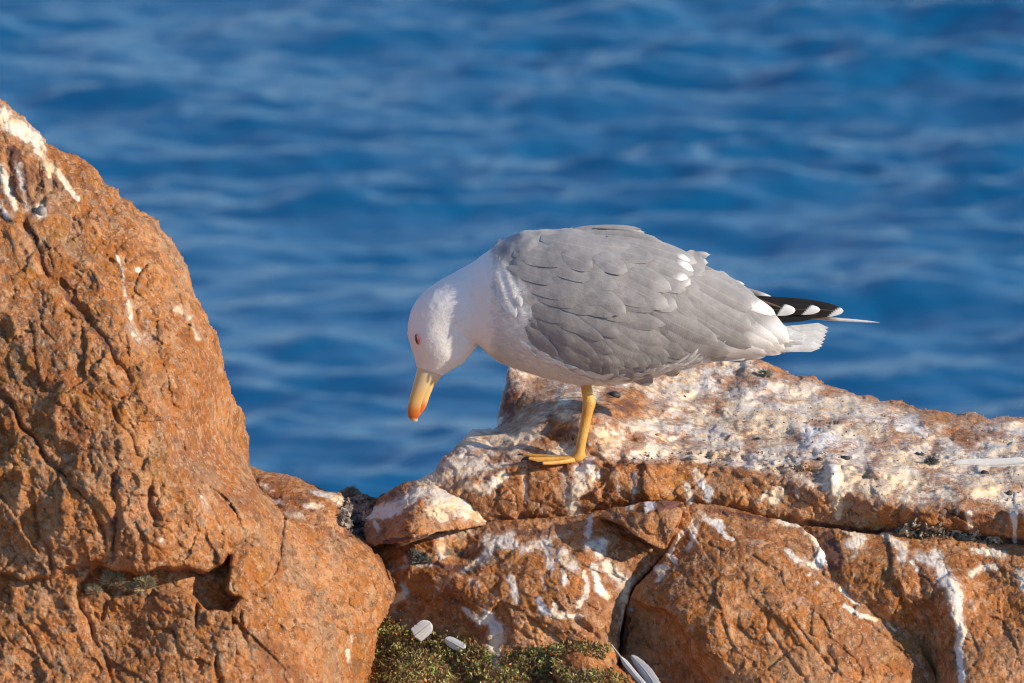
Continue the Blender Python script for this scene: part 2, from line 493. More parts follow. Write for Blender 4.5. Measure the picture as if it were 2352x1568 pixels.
# ---- water -----------------------------------------------------------------
def build_water():
    def axis(dense0, dense1, st, far0, far1, g=1.22):
        m = list(np.arange(dense0, dense1, st))
        x, s = m[-1], st
        while x < far1: s *= g; x += s; m.append(x)
        x, s = m[0], st
        lo = []
        while x > far0: s *= g; x -= s; lo.append(x)
        return np.array(lo[::-1] + m)
    X = axis(-3.6, 3.6, 0.028, -9000, 9000)
    Yd = axis(11.0, 34.5, 0.036, -600, 20000)      # world Y; the camera is at about -13.9
    XX, YY = np.meshgrid(X, Yd)
    sx = np.gradient(X)[None, :]; sy = np.gradient(Yd)[:, None]
    cellsz = np.maximum(sx + 0 * sy, sy + 0 * sx)
    Z = np.zeros(XX.shape)
    r = np.random.default_rng(5)
    Q = np.stack([XX.ravel() * 0.35, YY.ravel() * 0.22, np.zeros(XX.size)], 1)
    gust = 0.70 + 1.1 * np.clip(fbm(Q, 2, 0.5, 3).reshape(XX.shape) + 0.25, -0.4, 1)
    wx = fbm(Q * 1.7 + 9, 2, 0.5, 8).reshape(XX.shape) * 0.5
    wy = fbm(Q * 1.7 + 29, 2, 0.5, 18).reshape(XX.shape) * 0.5
    for i in range(46):
        lam = 0.5 * (7.0 ** r.random() ** 1.1)
        th = math.pi / 2 + r.normal(0, 0.75) + 0.1
        kx, ky = math.cos(th) * 2 * math.pi / lam, math.sin(th) * 2 * math.pi / lam
        ph = r.random() * 6.28
        a = 0.0058 * lam ** 0.9 / (1 + (lam / 1.2) ** 2 * 0.5)
        p = kx * (XX + wx) + ky * (YY + wy) + ph
        Z += a * (np.sin(p) + 0.2 * np.cos(2 * p)) * np.clip(1.6 - 5 * cellsz / lam, 0, 1) * (gust if lam < 1.2 else 1)
    fineg = cellsz < 0.15
    for k_, (fx, fy, am, oc) in enumerate([(1.0, 1.5, 0.046, 2), (2.7, 3.2, 0.042, 3), (6.5, 7.5, 0.020, 3)]):
        Q = np.stack([XX.ravel() * fx + 0.3 * YY.ravel() * fx, YY.ravel() * fy, np.full(XX.size, 7.0 * k_)], 1)
        Z += am * fbm(Q, oc, 0.5, 40 + k_).reshape(XX.shape) * fineg * (0.5 + 0.6 * gust)
    P = np.stack([XX, YY, SEA_Z + Z], -1).reshape(-1, 3)
    n, m = XX.shape
    I = np.arange(n * m).reshape(n, m)
    q = np.stack([I[:-1, :-1].ravel(), I[:-1, 1:].ravel(), I[1:, 1:].ravel(), I[1:, :-1].ravel()], 1)
    k = NT('sea_water')
    k.set('Base Color', (0.003, 0.098, 0.235))
    k.set('Roughness', 0.26)
    k.set('Specular Tint', (0.70, 0.90, 1.0))
    k.b.inputs['IOR'].default_value = 1.333
    P_ = k.obj()
    mp = k.n('ShaderNodeMapping'); k.t.links.new(P_, mp.inputs[0]); mp.inputs['Scale'].default_value = (1.0, 1.0, 1.0)
    k.set('Normal', k.bump(k.noise(mp.outputs[0], 9, 4, 0.6), 0.35, 0.03))
    me = make_mesh('water', P, q)
    link('water', me, k.m, kind='structure')

build_water()

# ---- left boulder ------------------------------------------------------------
L_OUT = [(-220, 60), (-60, 160), (0, 220), (26, 243), (57, 271), (83, 300), (110, 328), (145, 343), (169, 354), (197, 368), (219, 387), (237, 418),
         (274, 431), (276, 453), (316, 477), (347, 495), (360, 504), (373, 528), (397, 552), (415, 583), (432, 622), (437, 650), (456, 692),
         (478, 732), (500, 771), (509, 815), (522, 868), (529, 902), (553, 937), (562, 968), (570, 1020), (571, 1069), (592, 1112), (624, 1152),
         (655, 1187), (705, 1202), (760, 1214), (812, 1236), (853, 1266), (870, 1292), (884, 1317), (898, 1340), (911, 1360), (900, 1387), (878, 1425), (861, 1464), (857, 1522),
         (850, 1580), (840, 1760), (-220, 1760)]
L_CTL = [(-200, 300, -.26), (0, 230, -.22), (0, 600, -.40), (0, 900, -.47), (0, 1200, -.50), (0, 1300, -.50), (0, 1400, -.50), (0, 1568, -.53), (-200, 1200, -.45),
         (150, 420, -.28), (150, 700, -.42), (150, 1000, -.50), (250, 560, -.32), (300, 750, -.41), (300, 1000, -.50), (300, 1250, -.53), (300, 1450, -.49), (300, 1600, -.54),
         (400, 700, -.32), (450, 900, -.38), (450, 1100, -.45), (480, 1250, -.49), (540, 1000, -.24), (540, 1150, -.40), (560, 1300, -.46), (600, 1250, -.42), (600, 1500, -.49),
         (700, 1230, -.30), (700, 1400, -.40), (700, 1560, -.45), (820, 1270, -.24), (800, 1400, -.33), (890, 1360, -.25), (830, 1540, -.33), (820, 1700, -.36), (300, 1740, -.58), (-200, 1700, -.5)]
L_CAV = [(183, 1342), (205, 1318), (246, 1303), (300, 1306), (345, 1304), (400, 1312), (442, 1312), (475, 1303), (503, 1289), (516, 1262), (526, 1262), (531, 1300), (527, 1345), (548, 1372), (520, 1396), (480, 1394), (445, 1376), (400, 1370), (330, 1366), (250, 1374), (192, 1368)]
L_LIP = [(-230, 1330), (0, 1323), (53, 1328), (110, 1313), (175, 1297), (246, 1300), (340, 1302), (440, 1312), (500, 1291), (519, 1258), (519, 1236)]

def L_shape(U, V):
    y = np.zeros(U.shape)
    wob = 5 * np.sin(U / 17.0 + V / 23.0)
    Uw, Vw = U + wob, V + 4 * np.sin(U / 11.0) + 9 * np.sin(U / 31.0 + 1)
    # the underside below the lip: everything under it starts deeper and swells out again
    y += side(Uw, Vw, L_LIP, 9, 42, 75)
    c = sdf(Uw, Vw, L_CAV)
    y += sstep(-3, 9, c) * (50 + 50 * sstep(400, 470, U) - 25 * sstep(1340, 1372, V) * (U < 430))
    for pts, w, d in [([(48, 480), (75, 560), (101, 609), (145, 666), (184, 719), (211, 758), (246, 798), (281, 842), (300, 880)], 10, 30),
                      ([(0, 906), (35, 959), (75, 1007), (114, 1051), (176, 1126), (219, 1178), (246, 1275)], 7, 20),
                      ([(263, 1070), (265, 1187), (259, 1290)], 9, 26), ([(342, 1089), (351, 1178), (364, 1215)], 8, 26),
                      ([(237, 904), (290, 990), (325, 1044)], 5, 14), ([(377, 940), (413, 1016), (452, 1087)], 5, 14),
                      ([(60, 1120), (80, 1190), (110, 1260), (130, 1310)], 7, 18), ([(500, 1090), (480, 1160), (500, 1210)], 5, 9),
                      ([(176, 1335), (184, 1407), (211, 1473), (263, 1575)], 7, 24), ([(240, 1375), (237, 1420), (232, 1440)], 5, 20), ([(448, 1370), (450, 1420), (456, 1455)], 6, 26),
                      ([(496, 1490), (503, 1540), (500, 1590)], 6, 22), ([(545, 1395), (560, 1440), (573, 1530)], 4, 13), ([(336, 1400), (360, 1450), (395, 1455), (417, 1510)], 4, 12),
                      ([(40, 1400), (60, 1450), (100, 1500), (130, 1568)], 4, 8), ([(590, 1210), (640, 1270), (660, 1330)], 4, 7), ([(770, 1440), (740, 1500), (760, 1568)], 5, 9),
                      ([(680, 1360), (700, 1400), (760, 1440), (850, 1450)], 3, 5), ([(115, 350), (120, 420), (90, 470)], 8, 14), ([(0, 330), (20, 400), (30, 470)], 9, 16),
                      ([(230, 560), (290, 660), (330, 760), (400, 860)], 7, 10), ([(380, 700), (430, 790), (450, 880), (480, 960)], 7, 9)]:
        y += crack(Uw, Vw, pts, w, d)
    y += side(U, V, [(281, 842), (200, 740), (101, 609), (48, 490)], 10, 12, 70)
    y += side(Uw, Vw, [(263, 1575), (211, 1473), (184, 1407), (170, 1330)], 6, 26, 160)
    y += side(Uw, Vw, [(560, 1420), (500, 1440), (455, 1450), (350, 1410)], 8, 10, 50)
    y -= 16 * np.exp(-(((U - 165) / 45) ** 2 + ((V - 1245) / 55) ** 2)) + 12 * np.exp(-(((U - 90) / 30) ** 2 + ((V - 1090) / 70) ** 2))
    # long ribs running down to the right on the upper block
    t = (U * 0.50 - V * 0.30) / 34.0
    amp = (1 - sstep(480, 560, U)) * (1 - sstep(1290, 1330, V))
    n = fbm(np.stack([U.ravel() / 120, V.ravel() / 120, 0 * U.ravel()], 1), 2, 0.5, 77).reshape(U.shape)
    y += amp * 17 * np.abs(np.sin(t + n * 3.0)) - 9
    return y

def L_round(U, V):
    return 0.25 + 0.9 * (1 - sstep(1080, 1200, V)) - 0.1 * sstep(1300, 1400, V)

def L_rough_mask(U, V):
    return 1.0

relief('boulder', L_OUT, L_CTL, 'tall ochre boulder filling the left side, with a hollow holding dry tufts', M_LEFT, step=2.7, R=85, RD=95, shape=L_shape,
       round_fn=L_round, seed=3, thick=0.35, rough=0.9, grainang=1.05, edge=8,
       guano=[stroke([(-30, 255), (0, 267), (44, 293), (83, 319), (100, 345)], [20, 20, 18, 14, 8]), stroke([(88, 346), (105, 376), (132, 394), (154, 425), (178, 457)], [9, 9, 7, 6, 5]),
              stroke([(105, 376), (112, 405)], 5), stroke([(0, 385), (18, 438), (35, 477)], [9, 11, 9], .8), stroke([(40, 380), (52, 430), (62, 480)], 8, .6), stroke([(0, 470), (20, 500)], 6, .8),
              stroke([(94, 484)], 15), stroke([(268, 587), (281, 622), (287, 679)], 4, .7), stroke([(296, 695), (301, 730)], [7, 6], .7), stroke([(300, 750), (318, 778)], 10, .5), stroke([(340, 742), (333, 766)], 8, .45),
              stroke([(325, 784), (352, 772)], 12, .35), stroke([(405, 708), (434, 732)], [8, 8], .6), stroke([(440, 745), (455, 778)], [6, 6], .6), stroke([(314, 620)], 7),
              stroke([(796, 1494), (801, 1518)], [5, 6], .8), stroke([(808, 1460), (808, 1474)], 3, .6), stroke([(370, 1240)], 8, .5), stroke([(462, 1145), (470, 1165)], 10, .7)],
       patina_shade=[stroke([(30, 350), (50, 430), (75, 490)], [22, 20, 14], .7), stroke([(170, 450), (200, 500)], 14, .4), stroke([(60, 500), (101, 609), (184, 719), (281, 842)], [14, 10, 8, 5], .55),
               stroke([(0, 900), (75, 1007), (114, 1051)], [16, 10, 5], .6), stroke([(263, 1091), (259, 1285)], 12, .5), stroke([(240, 1290), (200, 1330)], 16, .3)],
       lichen=[stroke([(110, 1120), (150, 1200)], 30, .33), stroke([(260, 1100), (330, 1180), (300, 1260)], 45, .42), stroke([(40, 1450), (60, 1400)], 22, .5), stroke([(200, 650), (260, 720)], 24, .42),
               stroke([(20, 820), (90, 900)], 35, .38), stroke([(210, 1350), (400, 1358)], 14, .3), stroke([(400, 900), (440, 1000)], 20, .3)])

# ---- the outcrop the gull stands on -------------------------------------------
C_OUT = [(1168, 838), (1163, 880), (1150, 930), (1142, 966), (1152, 984), (1085, 984), (1074, 995), (1042, 1030), (1020, 1045), (1000, 1080), (957, 1103),
         (930, 1150), (890, 1290), (900, 1420), (2560, 1420), (2560, 945), (2352, 955), (2295, 955), (2274, 960), (2259, 955), (2234, 944), (2197, 951), (2164, 944), (2142, 941), (2087, 930), (2069, 918), (2023, 918),
         (1995, 907), (1965, 906), (1928, 890), (1894, 881), (1870, 863), (1824, 860), (1781, 841), (1747, 826), (1720, 815), (1650, 818), (1610, 828), (1560, 846), (1450, 848), (1300, 846)]
C_CTL = [(1170, 850, .24), (1150, 965, .14), (1250, 860, .26), (1240, 960, .07), (1330, 960, .02), (1330, 870, .24), (1400, 930, .12), (1500, 870, .33), (1640, 830, .46), (1500, 980, .11),
         (1640, 900, .34), (1720, 822, .47), (1300, 1010, .01), (1100, 1000, .06), (1040, 1050, .0), (1180, 1020, .015), (1330, 1060, -.035), (1180, 1090, -.045), (960, 1110, -.02), (1100, 1130, -.06), (1500, 1065, -.03), (1700, 1080, -.03),
         (1330, 1120, -.07), (1500, 1120, -.07), (1700, 1130, -.075), (1330, 1190, -.06), (1500, 1190, -.06), (1120, 1200, -.06), (1700, 1190, -.07), (1700, 980, .16), (1850, 900, .40), (1850, 1010, .10), (1790, 1105, -.06), (1890, 1140, -.09), (1900, 1060, -.01),
         (2000, 930, .36), (2000, 1050, .04), (2100, 1100, -.03), (2020, 1150, -.11), (2118, 1172, -.13), (2210, 1175, -.14), (2352, 1187, -.16), (2200, 960, .36), (2200, 1060, .07), (2352, 965, .38), (2352, 1070, .05), (2352, 1150, -.09), (2500, 1190, -.17), (2500, 960, .4),
         (1860, 1200, -.085), (2000, 1212, -.10), (2200, 1215, -.12), (2352, 1240, -.13), (1000, 1300, .0), (1500, 1400, -.03), (2000, 1400, -.08), (2500, 1400, -.1)]
C_EDGE = [(1030, 1128), (1120, 1100), (1180, 1076), (1260, 1070), (1420, 1074), (1560, 1066), (1690, 1090), (1790, 1108), (1890, 1138), (1970, 1143), (2026, 1163), (2118, 1173), (2210, 1176), (2300, 1182), (2560, 1192)]

def C_shape(U, V):
    Uw = U + 6 * np.sin(V / 13.0); Vw = V + 5 * np.sin(U / 19.0) + 4 * np.sin(U / 7.0)
    y = np.zeros(U.shape)
    # crisp front edge of the ledge, hollow under it
    y += side(Uw, Vw, C_EDGE, 7, 9, 40)
    y -= 8 * np.exp(-(poly_dist(Uw, Vw, C_EDGE, False)[0] / 12) ** 2)
    for pts, w, d in [([(1120, 1186), (1240, 1196), (1330, 1186), (1400, 1166), (1560, 1152), (1640, 1160), (1766, 1190), (1858, 1208), (1995, 1224), (2087, 1214), (2180, 1230), (2400, 1247)], 9, 26),
                      ([(1290, 900), (1262, 960), (1250, 1010)], 7, 12), ([(1210, 880), (1196, 930), (1180, 975)], 5, 9), ([(1150, 982), (1240, 1000), (1330, 1003)], 5, 12), ([(1075, 1012), (1150, 1022), (1230, 1012)], 5, 12),
                      ([(1030, 1052), (1100, 1050), (1180, 1062)], 5, 10), ([(1209, 1080), (1200, 1130), (1212, 1180)], 7, 12), ([(1395, 1085), (1380, 1130), (1392, 1180)], 7, 12), ([(1530, 1080), (1545, 1120), (1540, 1150)], 5, 10),
                      ([(1700, 1100), (1712, 1140), (1740, 1180)], 6, 10), ([(1455, 1085), (1448, 1140)], 5, 8), ([(1480, 930), (1560, 950), (1660, 940), (1740, 965)], 6, 9), ([(1500, 1005), (1600, 1020), (1690, 1000), (1790, 1030)], 7, 8),
                      ([(1930, 1010), (1945, 1060), (1936, 1120)], 8, 16), ([(2120, 1010), (2160, 1050), (2230, 1070)], 8, 10), ([(2150, 1185), (2160, 1215)], 5, 9), ([(2060, 1185), (2070, 1215)], 5, 9), ([(2270, 1190), (2275, 1225)], 5, 9)]:
        y += crack(Uw, Vw, pts, w, d)
    def hump(x, z, a, b, h):
        return -h * np.exp(-(((U - x) / a) ** 2 + ((V - z) / b) ** 2))
    y += hump(1880, 1030, 42, 48, 40) + hump(1910, 1090, 16, 34, 14) + hump(2040, 1080, 95, 55, 34) + hump(1640, 870, 60, 26, 18) + hump(1850, 890, 50, 16, 22) + hump(1400, 960, 50, 34, 16) + hump(1240, 1115, 60, 34, 12)
    y += hump(1480, 1125, 60, 34, 14) + hump(1620, 1125, 60, 36, 12) + hump(2160, 960, 60, 22, 24) + hump(1600, 985, 60, 18, 10) + hump(1740, 1040, 60, 20, 12) + hump(1300, 920, 30, 45, 10) + hump(2290, 1020, 50, 20, 12) + hump(1990, 950, 55, 20, 16)
    n = fbm(np.stack([U.ravel() / 75, V.ravel() / 38, 0 * U.ravel()], 1), 3, 0.55, 91).reshape(U.shape)
    top = 1 - sstep(1055, 1110, V - 0.11 * np.maximum(U - 1700, 0))
    y += 66 * n * top * sstep(1250, 1400, U)
    return y

def C_guano(U, V, nz):
    edge = np.interp(U, [p[0] for p in C_EDGE], [p[1] for p in C_EDGE])
    n = fbm(np.stack([U.ravel() / 70, V.ravel() / 45, 0 * U.ravel()], 1), 4, 0.6, 33).reshape(U.shape)
    cream = sstep(8, -26, V - edge) * (0.60 + 0.95 * n + 0.08 * sstep(1450, 1700, U))
    ridge = np.interp(U, [1165, 1560, 1650, 1720, 1870, 2069, 2197, 2400], [838, 846, 820, 814, 863, 918, 950, 955])
    cream -= 0.42 * sstep(34, 8, V - ridge) * sstep(1700, 1750, U)
    for x, z, a, b, h in [(1440, 935, 62, 30, .75), (1175, 925, 26, 45, .75), (1275, 985, 42, 38, .6), (1350, 975, 22, 45, .7), (1395, 905, 22, 18, .5), (1700, 880, 60, 18, .4), (1720, 862, 40, 16, .4), (2040, 1010, 45, 22, .55), (2210, 1000, 50, 20, .5), (1650, 935, 14, 18, .6),
                          (1690, 1100, 60, 20, .4), (2140, 960, 40, 18, .5), (1860, 1075, 26, 20, .5), (1260, 905, 24, 16, .5), (1130, 1048, 60, 14, .45), (2320, 1000, 60, 14, .4), (2230, 1160, 60, 12, .5), (1900, 905, 30, 12, .4), (1600, 1088, 120, 16, .45), (1280, 1082, 55, 12, .55), (2190, 1120, 30, 15, .3)]:
        cream -= h * np.exp(-(((U - x) / a) ** 2 + ((V - z) / b) ** 2))
    g = np.maximum(cream, paint(U, V, [
        stroke([(1350, 1068), (1334, 1080), (1318, 1144), (1322, 1180)], [22, 18, 13, 18], .85), stroke([(1372, 1090), (1334, 1130)], 9, .8), stroke([(1300, 1090), (1308, 1180)], 12, .55), stroke([(1203, 1086), (1209, 1150)], 6, .7),
        stroke([(1600, 1085), (1610, 1111), (1628, 1129), (1628, 1160)], [8, 9, 10, 6]), stroke([(1576, 1112), (1584, 1140), (1582, 1160)], [6, 9, 6], .95), stroke([(1457, 1085), (1455, 1150)], 6, .6), stroke([(1410, 1085), (1425, 1140)], 5, .4),
        stroke([(1120, 1120), (1156, 1092)], 12, .9), stroke([(1000, 1095), (1080, 1075), (1130, 1040)], 16, .7), stroke([(1060, 1110), (1110, 1125)], 10, .6), stroke([(1777, 1146), (1791, 1126)], 11, .9), stroke([(1745, 1150), (1762, 1130)], 5, .7), stroke([(1920, 1110), (1921, 1146), (1926, 1189)], [12, 15, 5], .95),
        stroke([(2329, 1178), (2331, 1206), (2331, 1246)], [12, 5, 4], 1), stroke([(2226, 1180), (2228, 1206)], 7, .9), stroke([(1830, 1120), (1834, 1140)], 6, .5), stroke([(2000, 1165), (2010, 1185)], 6, .4)]))
    return g

relief('outcrop', C_OUT, C_CTL, 'broad rock ledge caked in cream droppings, with the gull standing on it', M_ROCK, step=2.7, R=26, RD=26, shape=C_shape, seed=9, thick=0.5,
       rough=0.62, grainang=0.35, edge=4.5, fstretch=1.3, guano=C_guano, rough_fn=lambda U, V: 0.85 + 0.35 * sstep(-30, 10, V - np.interp(U, [p[0] for p in C_EDGE], [p[1] for p in C_EDGE])),
       fresh=[stroke([(1870, 990), (1900, 1010), (1912, 1060)], [26, 22, 9]), stroke([(1915, 1060), (1920, 1110)], 6), stroke([(2040, 980), (2090, 975), (2120, 990)], 12), stroke([(1610, 1111), (1628, 1145)], 10), stroke([(2329, 1183), (2331, 1246)], 7), stroke([(1640, 870), (1740, 850)], 20, .6), stroke([(1330, 1075), (1400, 1070)], 16, .7)],
       patina_shade=[stroke([(1180, 890), (1160, 960)], 18, .85), stroke([(1270, 960), (1250, 1000), (1330, 990)], 18, .6), stroke([(1430, 930), (1450, 940)], 24, .5), stroke([(1405, 906)], 11, 1), stroke([(1340, 1002), (1420, 1010)], 12, .3), stroke([(1040, 1040), (1100, 1062)], 18, .6),
               stroke([(1700, 880), (1730, 868)], 20, .5), stroke([(1150, 1070), (1200, 1050)], 15, .5), stroke([(1860, 1200), (1995, 1222), (2087, 1214), (2200, 1228), (2352, 1245)], 8, .75), stroke([(1620, 1160), (1766, 1190)], 7, .6), stroke([(1900, 1070)], 12, .8), stroke([(2100, 1180), (2250, 1185)], 7, .6)],
       lichen=[stroke([(1930, 1080), (1937, 1110)], 10, .6), stroke([(1590, 1050), (1625, 1055)], 9, .8), stroke([(1180, 860), (1240, 865)], 18, .5), stroke([(1700, 862), (1750, 850)], 14, .5), stroke([(1500, 1180), (1560, 1150)], 5, .3), stroke([(1960, 1150), (2000, 1180)], 6, .3)])

# ---- small guano-capped stone left of the ledge --------------------------------
relief('stone', [(838, 1182), (858, 1160), (885, 1135), (925, 1112), (957, 1104), (1000, 1112), (1060, 1130), (1095, 1140), (1122, 1168), (1132, 1194), (1110, 1206), (1060, 1214), (1000, 1224), (930, 1246), (842, 1250), (836, 1215)],
       [(850, 1185, -.03), (900, 1150, -.05), (955, 1112, -.02), (950, 1170, -.12), (1000, 1130, -.06), (1060, 1150, -.05), (1060, 1190, -.11), (1120, 1190, -.05), (900, 1220, -.13), (850, 1230, -.09), (960, 1215, -.155), (1030, 1215, -.13)],
       'rounded stone with a white cap of droppings, left of the ledge foot', M_ROCK, step=2.4, R=24, RD=10, seed=13, thick=0.16, rough=0.9, edge=4.5, grainang=0.3,
       shape=lambda U, V: side(U, V, [(840, 1196), (890, 1192), (930, 1178), (985, 1168), (1030, 1180), (1090, 1186), (1128, 1186)], 5, 7, 60) - 10 * np.exp(-(((U - 930) / 45) ** 2 + ((V - 1212) / 20) ** 2)) - 8 * np.exp(-(((U - 1050) / 50) ** 2 + ((V - 1150) / 20) ** 2)),
       guano=[stroke([(846, 1180), (900, 1170), (935, 1150), (990, 1118)], [16, 20, 16, 14], .9), stroke([(1010, 1135), (1070, 1160), (1115, 1185)], [30, 32, 18], .95), stroke([(990, 1170), (1020, 1190)], 14, .8), stroke([(862, 1200), (868, 1215)], 6, .8), stroke([(960, 1120), (945, 1160)], 16, .5)],
       fresh=[stroke([(846, 1180), (900, 1176)], 14)], patina_shade=[stroke([(905, 1140), (925, 1165)], 14, .6), stroke([(880, 1246), (1000, 1228)], 5, .8)])

# ---- rock seen in the gap at the back -------------------------------------------
relief('back_rock', [(540, 1055), (574, 1070), (609, 1082), (659, 1088), (698, 1103), (721, 1115), (733, 1127), (782, 1131), (800, 1160), (806, 1230), (790, 1300), (540, 1300)],
       [(560, 1075, -.04), (640, 1100, -.08), (700, 1115, -.1), (780, 1140, -.14), (700, 1160, -.18), (600, 1150, -.14), (650, 1200, -.21), (760, 1200, -.20), (780, 1260, -.20), (560, 1260, -.2)],
       'low reddish rock with white splashes in the gap behind the boulder', M_SLAB, step=2.6, R=18, RD=20, seed=17, thick=0.3, rough=0.5, edge=4, grainang=0.2,
       shape=lambda U, V: side(U, V, [(600, 1160), (660, 1162), (705, 1160), (760, 1146), (800, 1140)], 5, 8, 60),
       guano=[stroke([(716, 1130), (760, 1138), (790, 1156)], [6, 9, 8], .85), stroke([(700, 1160), (740, 1162)], 6, .75), stroke([(620, 1150), (650, 1158)], 6, .7), stroke([(600, 1115), (625, 1125)], 6, .6), stroke([(655, 1180), (690, 1184)], 8, .7)],
       patina_shade=[stroke([(620, 1140), (700, 1150)], 10, .5), stroke([(795, 1150), (800, 1240)], 12, .6)])
relief('gap_rock', [(768, 1136), (784, 1126), (799, 1120), (822, 1122), (834, 1132), (850, 1140), (880, 1150), (900, 1320), (760, 1320)],
       [(780, 1140, .1), (820, 1128, .1), (860, 1150, .06), (800, 1200, .02), (850, 1210, 0), (830, 1280, -.05)],
       'dark weathered rock wedged in the gap beside the white-capped stone', M_ROCK, step=2.6, R=10, RD=12, seed=19, thick=0.2, rough=0.9, edge=4, grainang=0.5,
       lichen=[stroke([(790, 1135), (840, 1160), (830, 1250)], [22, 40, 45], .62)], patina_shade=[stroke([(800, 1150), (840, 1240)], 60, .55)])

# ---- lower rocks ----------------------------------------------------------------
relief('slab', [(820, 1262), (850, 1252), (930, 1242), (1000, 1222), (1130, 1198), (1250, 1190), (1340, 1182), (1400, 1166), (1480, 1160), (1570, 1158), (1590, 1190), (1545, 1262), (1500, 1300), (1470, 1330), (1449, 1352), (1440, 1385), (1428, 1420), (1424, 1480), (1410, 1560), (1400, 1760), (780, 1760), (800, 1500)],
       [(850, 1270, -.05), (1000, 1250, -.10), (1150, 1225, -.09), (1300, 1205, -.085), (1450, 1185, -.10), (1550, 1180, -.12), (900, 1330, -.11), (1050, 1320, -.15), (1050, 1290, -.11), (1200, 1290, -.15), (1350, 1260, -.15), (1500, 1280, -.13),
        (1200, 1380, -.20), (1050, 1400, -.17), (1380, 1340, -.17), (1440, 1380, -.16), (1350, 1420, -.225), (1200, 1470, -.225), (1050, 1480, -.18), (950, 1420, -.13), (1410, 1480, -.21), (1300, 1480, -.23), (1150, 1560, -.25), (900, 1560, -.2), (1380, 1600, -.27), (1100, 1700, -.3)],
       'wide orange slab splashed with white streaks, below the ledge', M_SLAB, step=2.6, R=10, RD=9, seed=23, thick=0.3, rough=0.75, edge=4, grainang=0.5,
       shape=lambda U, V: (crack(U, V, [(1377, 1190), (1420, 1206), (1463, 1235), (1520, 1262)], 9, 22) + crack(U, V, [(885, 1305), (939, 1290), (990, 1298), (1067, 1312), (1120, 1278)], 7, 14) + crack(U, V, [(1120, 1305), (1150, 1330), (1130, 1370)], 5, 8)
                           + side(U, V, [(1130, 1300), (1180, 1262), (1260, 1290), (1340, 1300), (1390, 1290)], 8, -9, 60) + crack(U, V, [(1010, 1372), (1060, 1382), (1090, 1400)], 9, 18) + crack(U, V, [(1310, 1405), (1340, 1440), (1385, 1475)], 10, 26)
                           + crack(U, V, [(1040, 1440), (1080, 1475), (1140, 1480)], 7, 10) + crack(U, V, [(1120, 1420), (1180, 1440), (1240, 1480)], 5, 9) - 10 * np.exp(-(((U - 1130) / 60) ** 2 + ((V - 1265) / 22) ** 2))
                           - 12 * np.exp(-(((U - 1235) / 40) ** 2 + ((V - 1232) / 22) ** 2)) - 10 * np.exp(-(((U - 1400) / 50) ** 2 + ((V - 1225) / 22) ** 2)) + crack(U, V, [(1030, 1262), (1065, 1274), (1090, 1270)], 9, 16) + crack(U, V, [(1270, 1200), (1290, 1240), (1330, 1260)], 6, 9)),
       guano=[stroke([(1120, 1240), (1177, 1250)], [14, 16], .85), stroke([(1200, 1262), (1254, 1246), (1266, 1303)], [10, 13, 9], .9), stroke([(1291, 1274), (1317, 1303)], [16, 15], .8), stroke([(1349, 1251), (1386, 1246), (1375, 1268)], 13, .75), stroke([(1291, 1310), (1297, 1337)], [4, 8]),
              stroke([(1363, 1300), (1377, 1355), (1394, 1371)], [8, 10, 7], .95), stroke([(1390, 1300), (1434, 1334), (1437, 1385)], [14, 17, 12], .75), stroke([(1434, 1390), (1431, 1440)], 8, .8), stroke([(1340, 1314), (1346, 1334)], 5), stroke([(1349, 1345), (1343, 1371), (1326, 1390)], [6, 7, 5]),
              stroke([(1174, 1328), (1186, 1377)], [9, 8], .95), stroke([(1237, 1377), (1249, 1405), (1280, 1413), (1337, 1414)], [8, 9, 7, 6], .95), stroke([(1274, 1389), (1276, 1408)], 5), stroke([(1120, 1410), (1142, 1443), (1136, 1486), (1140, 1530)], [10, 17, 15, 11], .9), stroke([(1068, 1400), (1102, 1427), (1128, 1425)], [7, 9, 12], .9),
              stroke([(884, 1313), (939, 1299), (989, 1299)], 5, .7), stroke([(1010, 1240), (1012, 1275)], 9, .75), stroke([(915, 1250), (958, 1228), (990, 1232)], 6, .9), stroke([(1067, 1309), (1117, 1278), (1138, 1240), (1170, 1230)], [7, 12, 13, 12], .8), stroke([(908, 1379), (931, 1359), (925, 1340)], [8, 10, 7], .85),
              stroke([(1000, 1230), (1090, 1222)], 10, .55), stroke([(1356, 1185), (1352, 1230)], [6, 8], .9), stroke([(930, 1275), (935, 1300)], 5, .6), stroke([(1310, 1225), (1260, 1235)], 6, .5), stroke([(1080, 1330), (1100, 1345)], 5, .5), stroke([(1005, 1350)], 5, .8), stroke([(1400, 1185), (1440, 1180)], 7, .6), stroke([(1247, 1330), (1250, 1350)], 6, .6)],
       fresh=[stroke([(1370, 1330), (1380, 1360)], 9), stroke([(1245, 1395)], 16), stroke([(1180, 1355)], 10), stroke([(1295, 1330)], 6)],
       patina_shade=[stroke([(960, 1290), (1010, 1300), (1060, 1310)], 10, .8), stroke([(1180, 1222), (1240, 1224), (1280, 1205)], [8, 12, 9], .6), stroke([(1437, 1400), (1428, 1440), (1423, 1490)], [6, 8, 10], .9), stroke([(1080, 1345), (960, 1345)], 30, .28), stroke([(1035, 1375), (1075, 1388)], 8, .5)],
       lichen=[stroke([(1025, 1268), (1060, 1272)], 12, .6), stroke([(1060, 1312), (1090, 1308)], 9, .7), stroke([(940, 1270), (985, 1285)], 10, .7)])

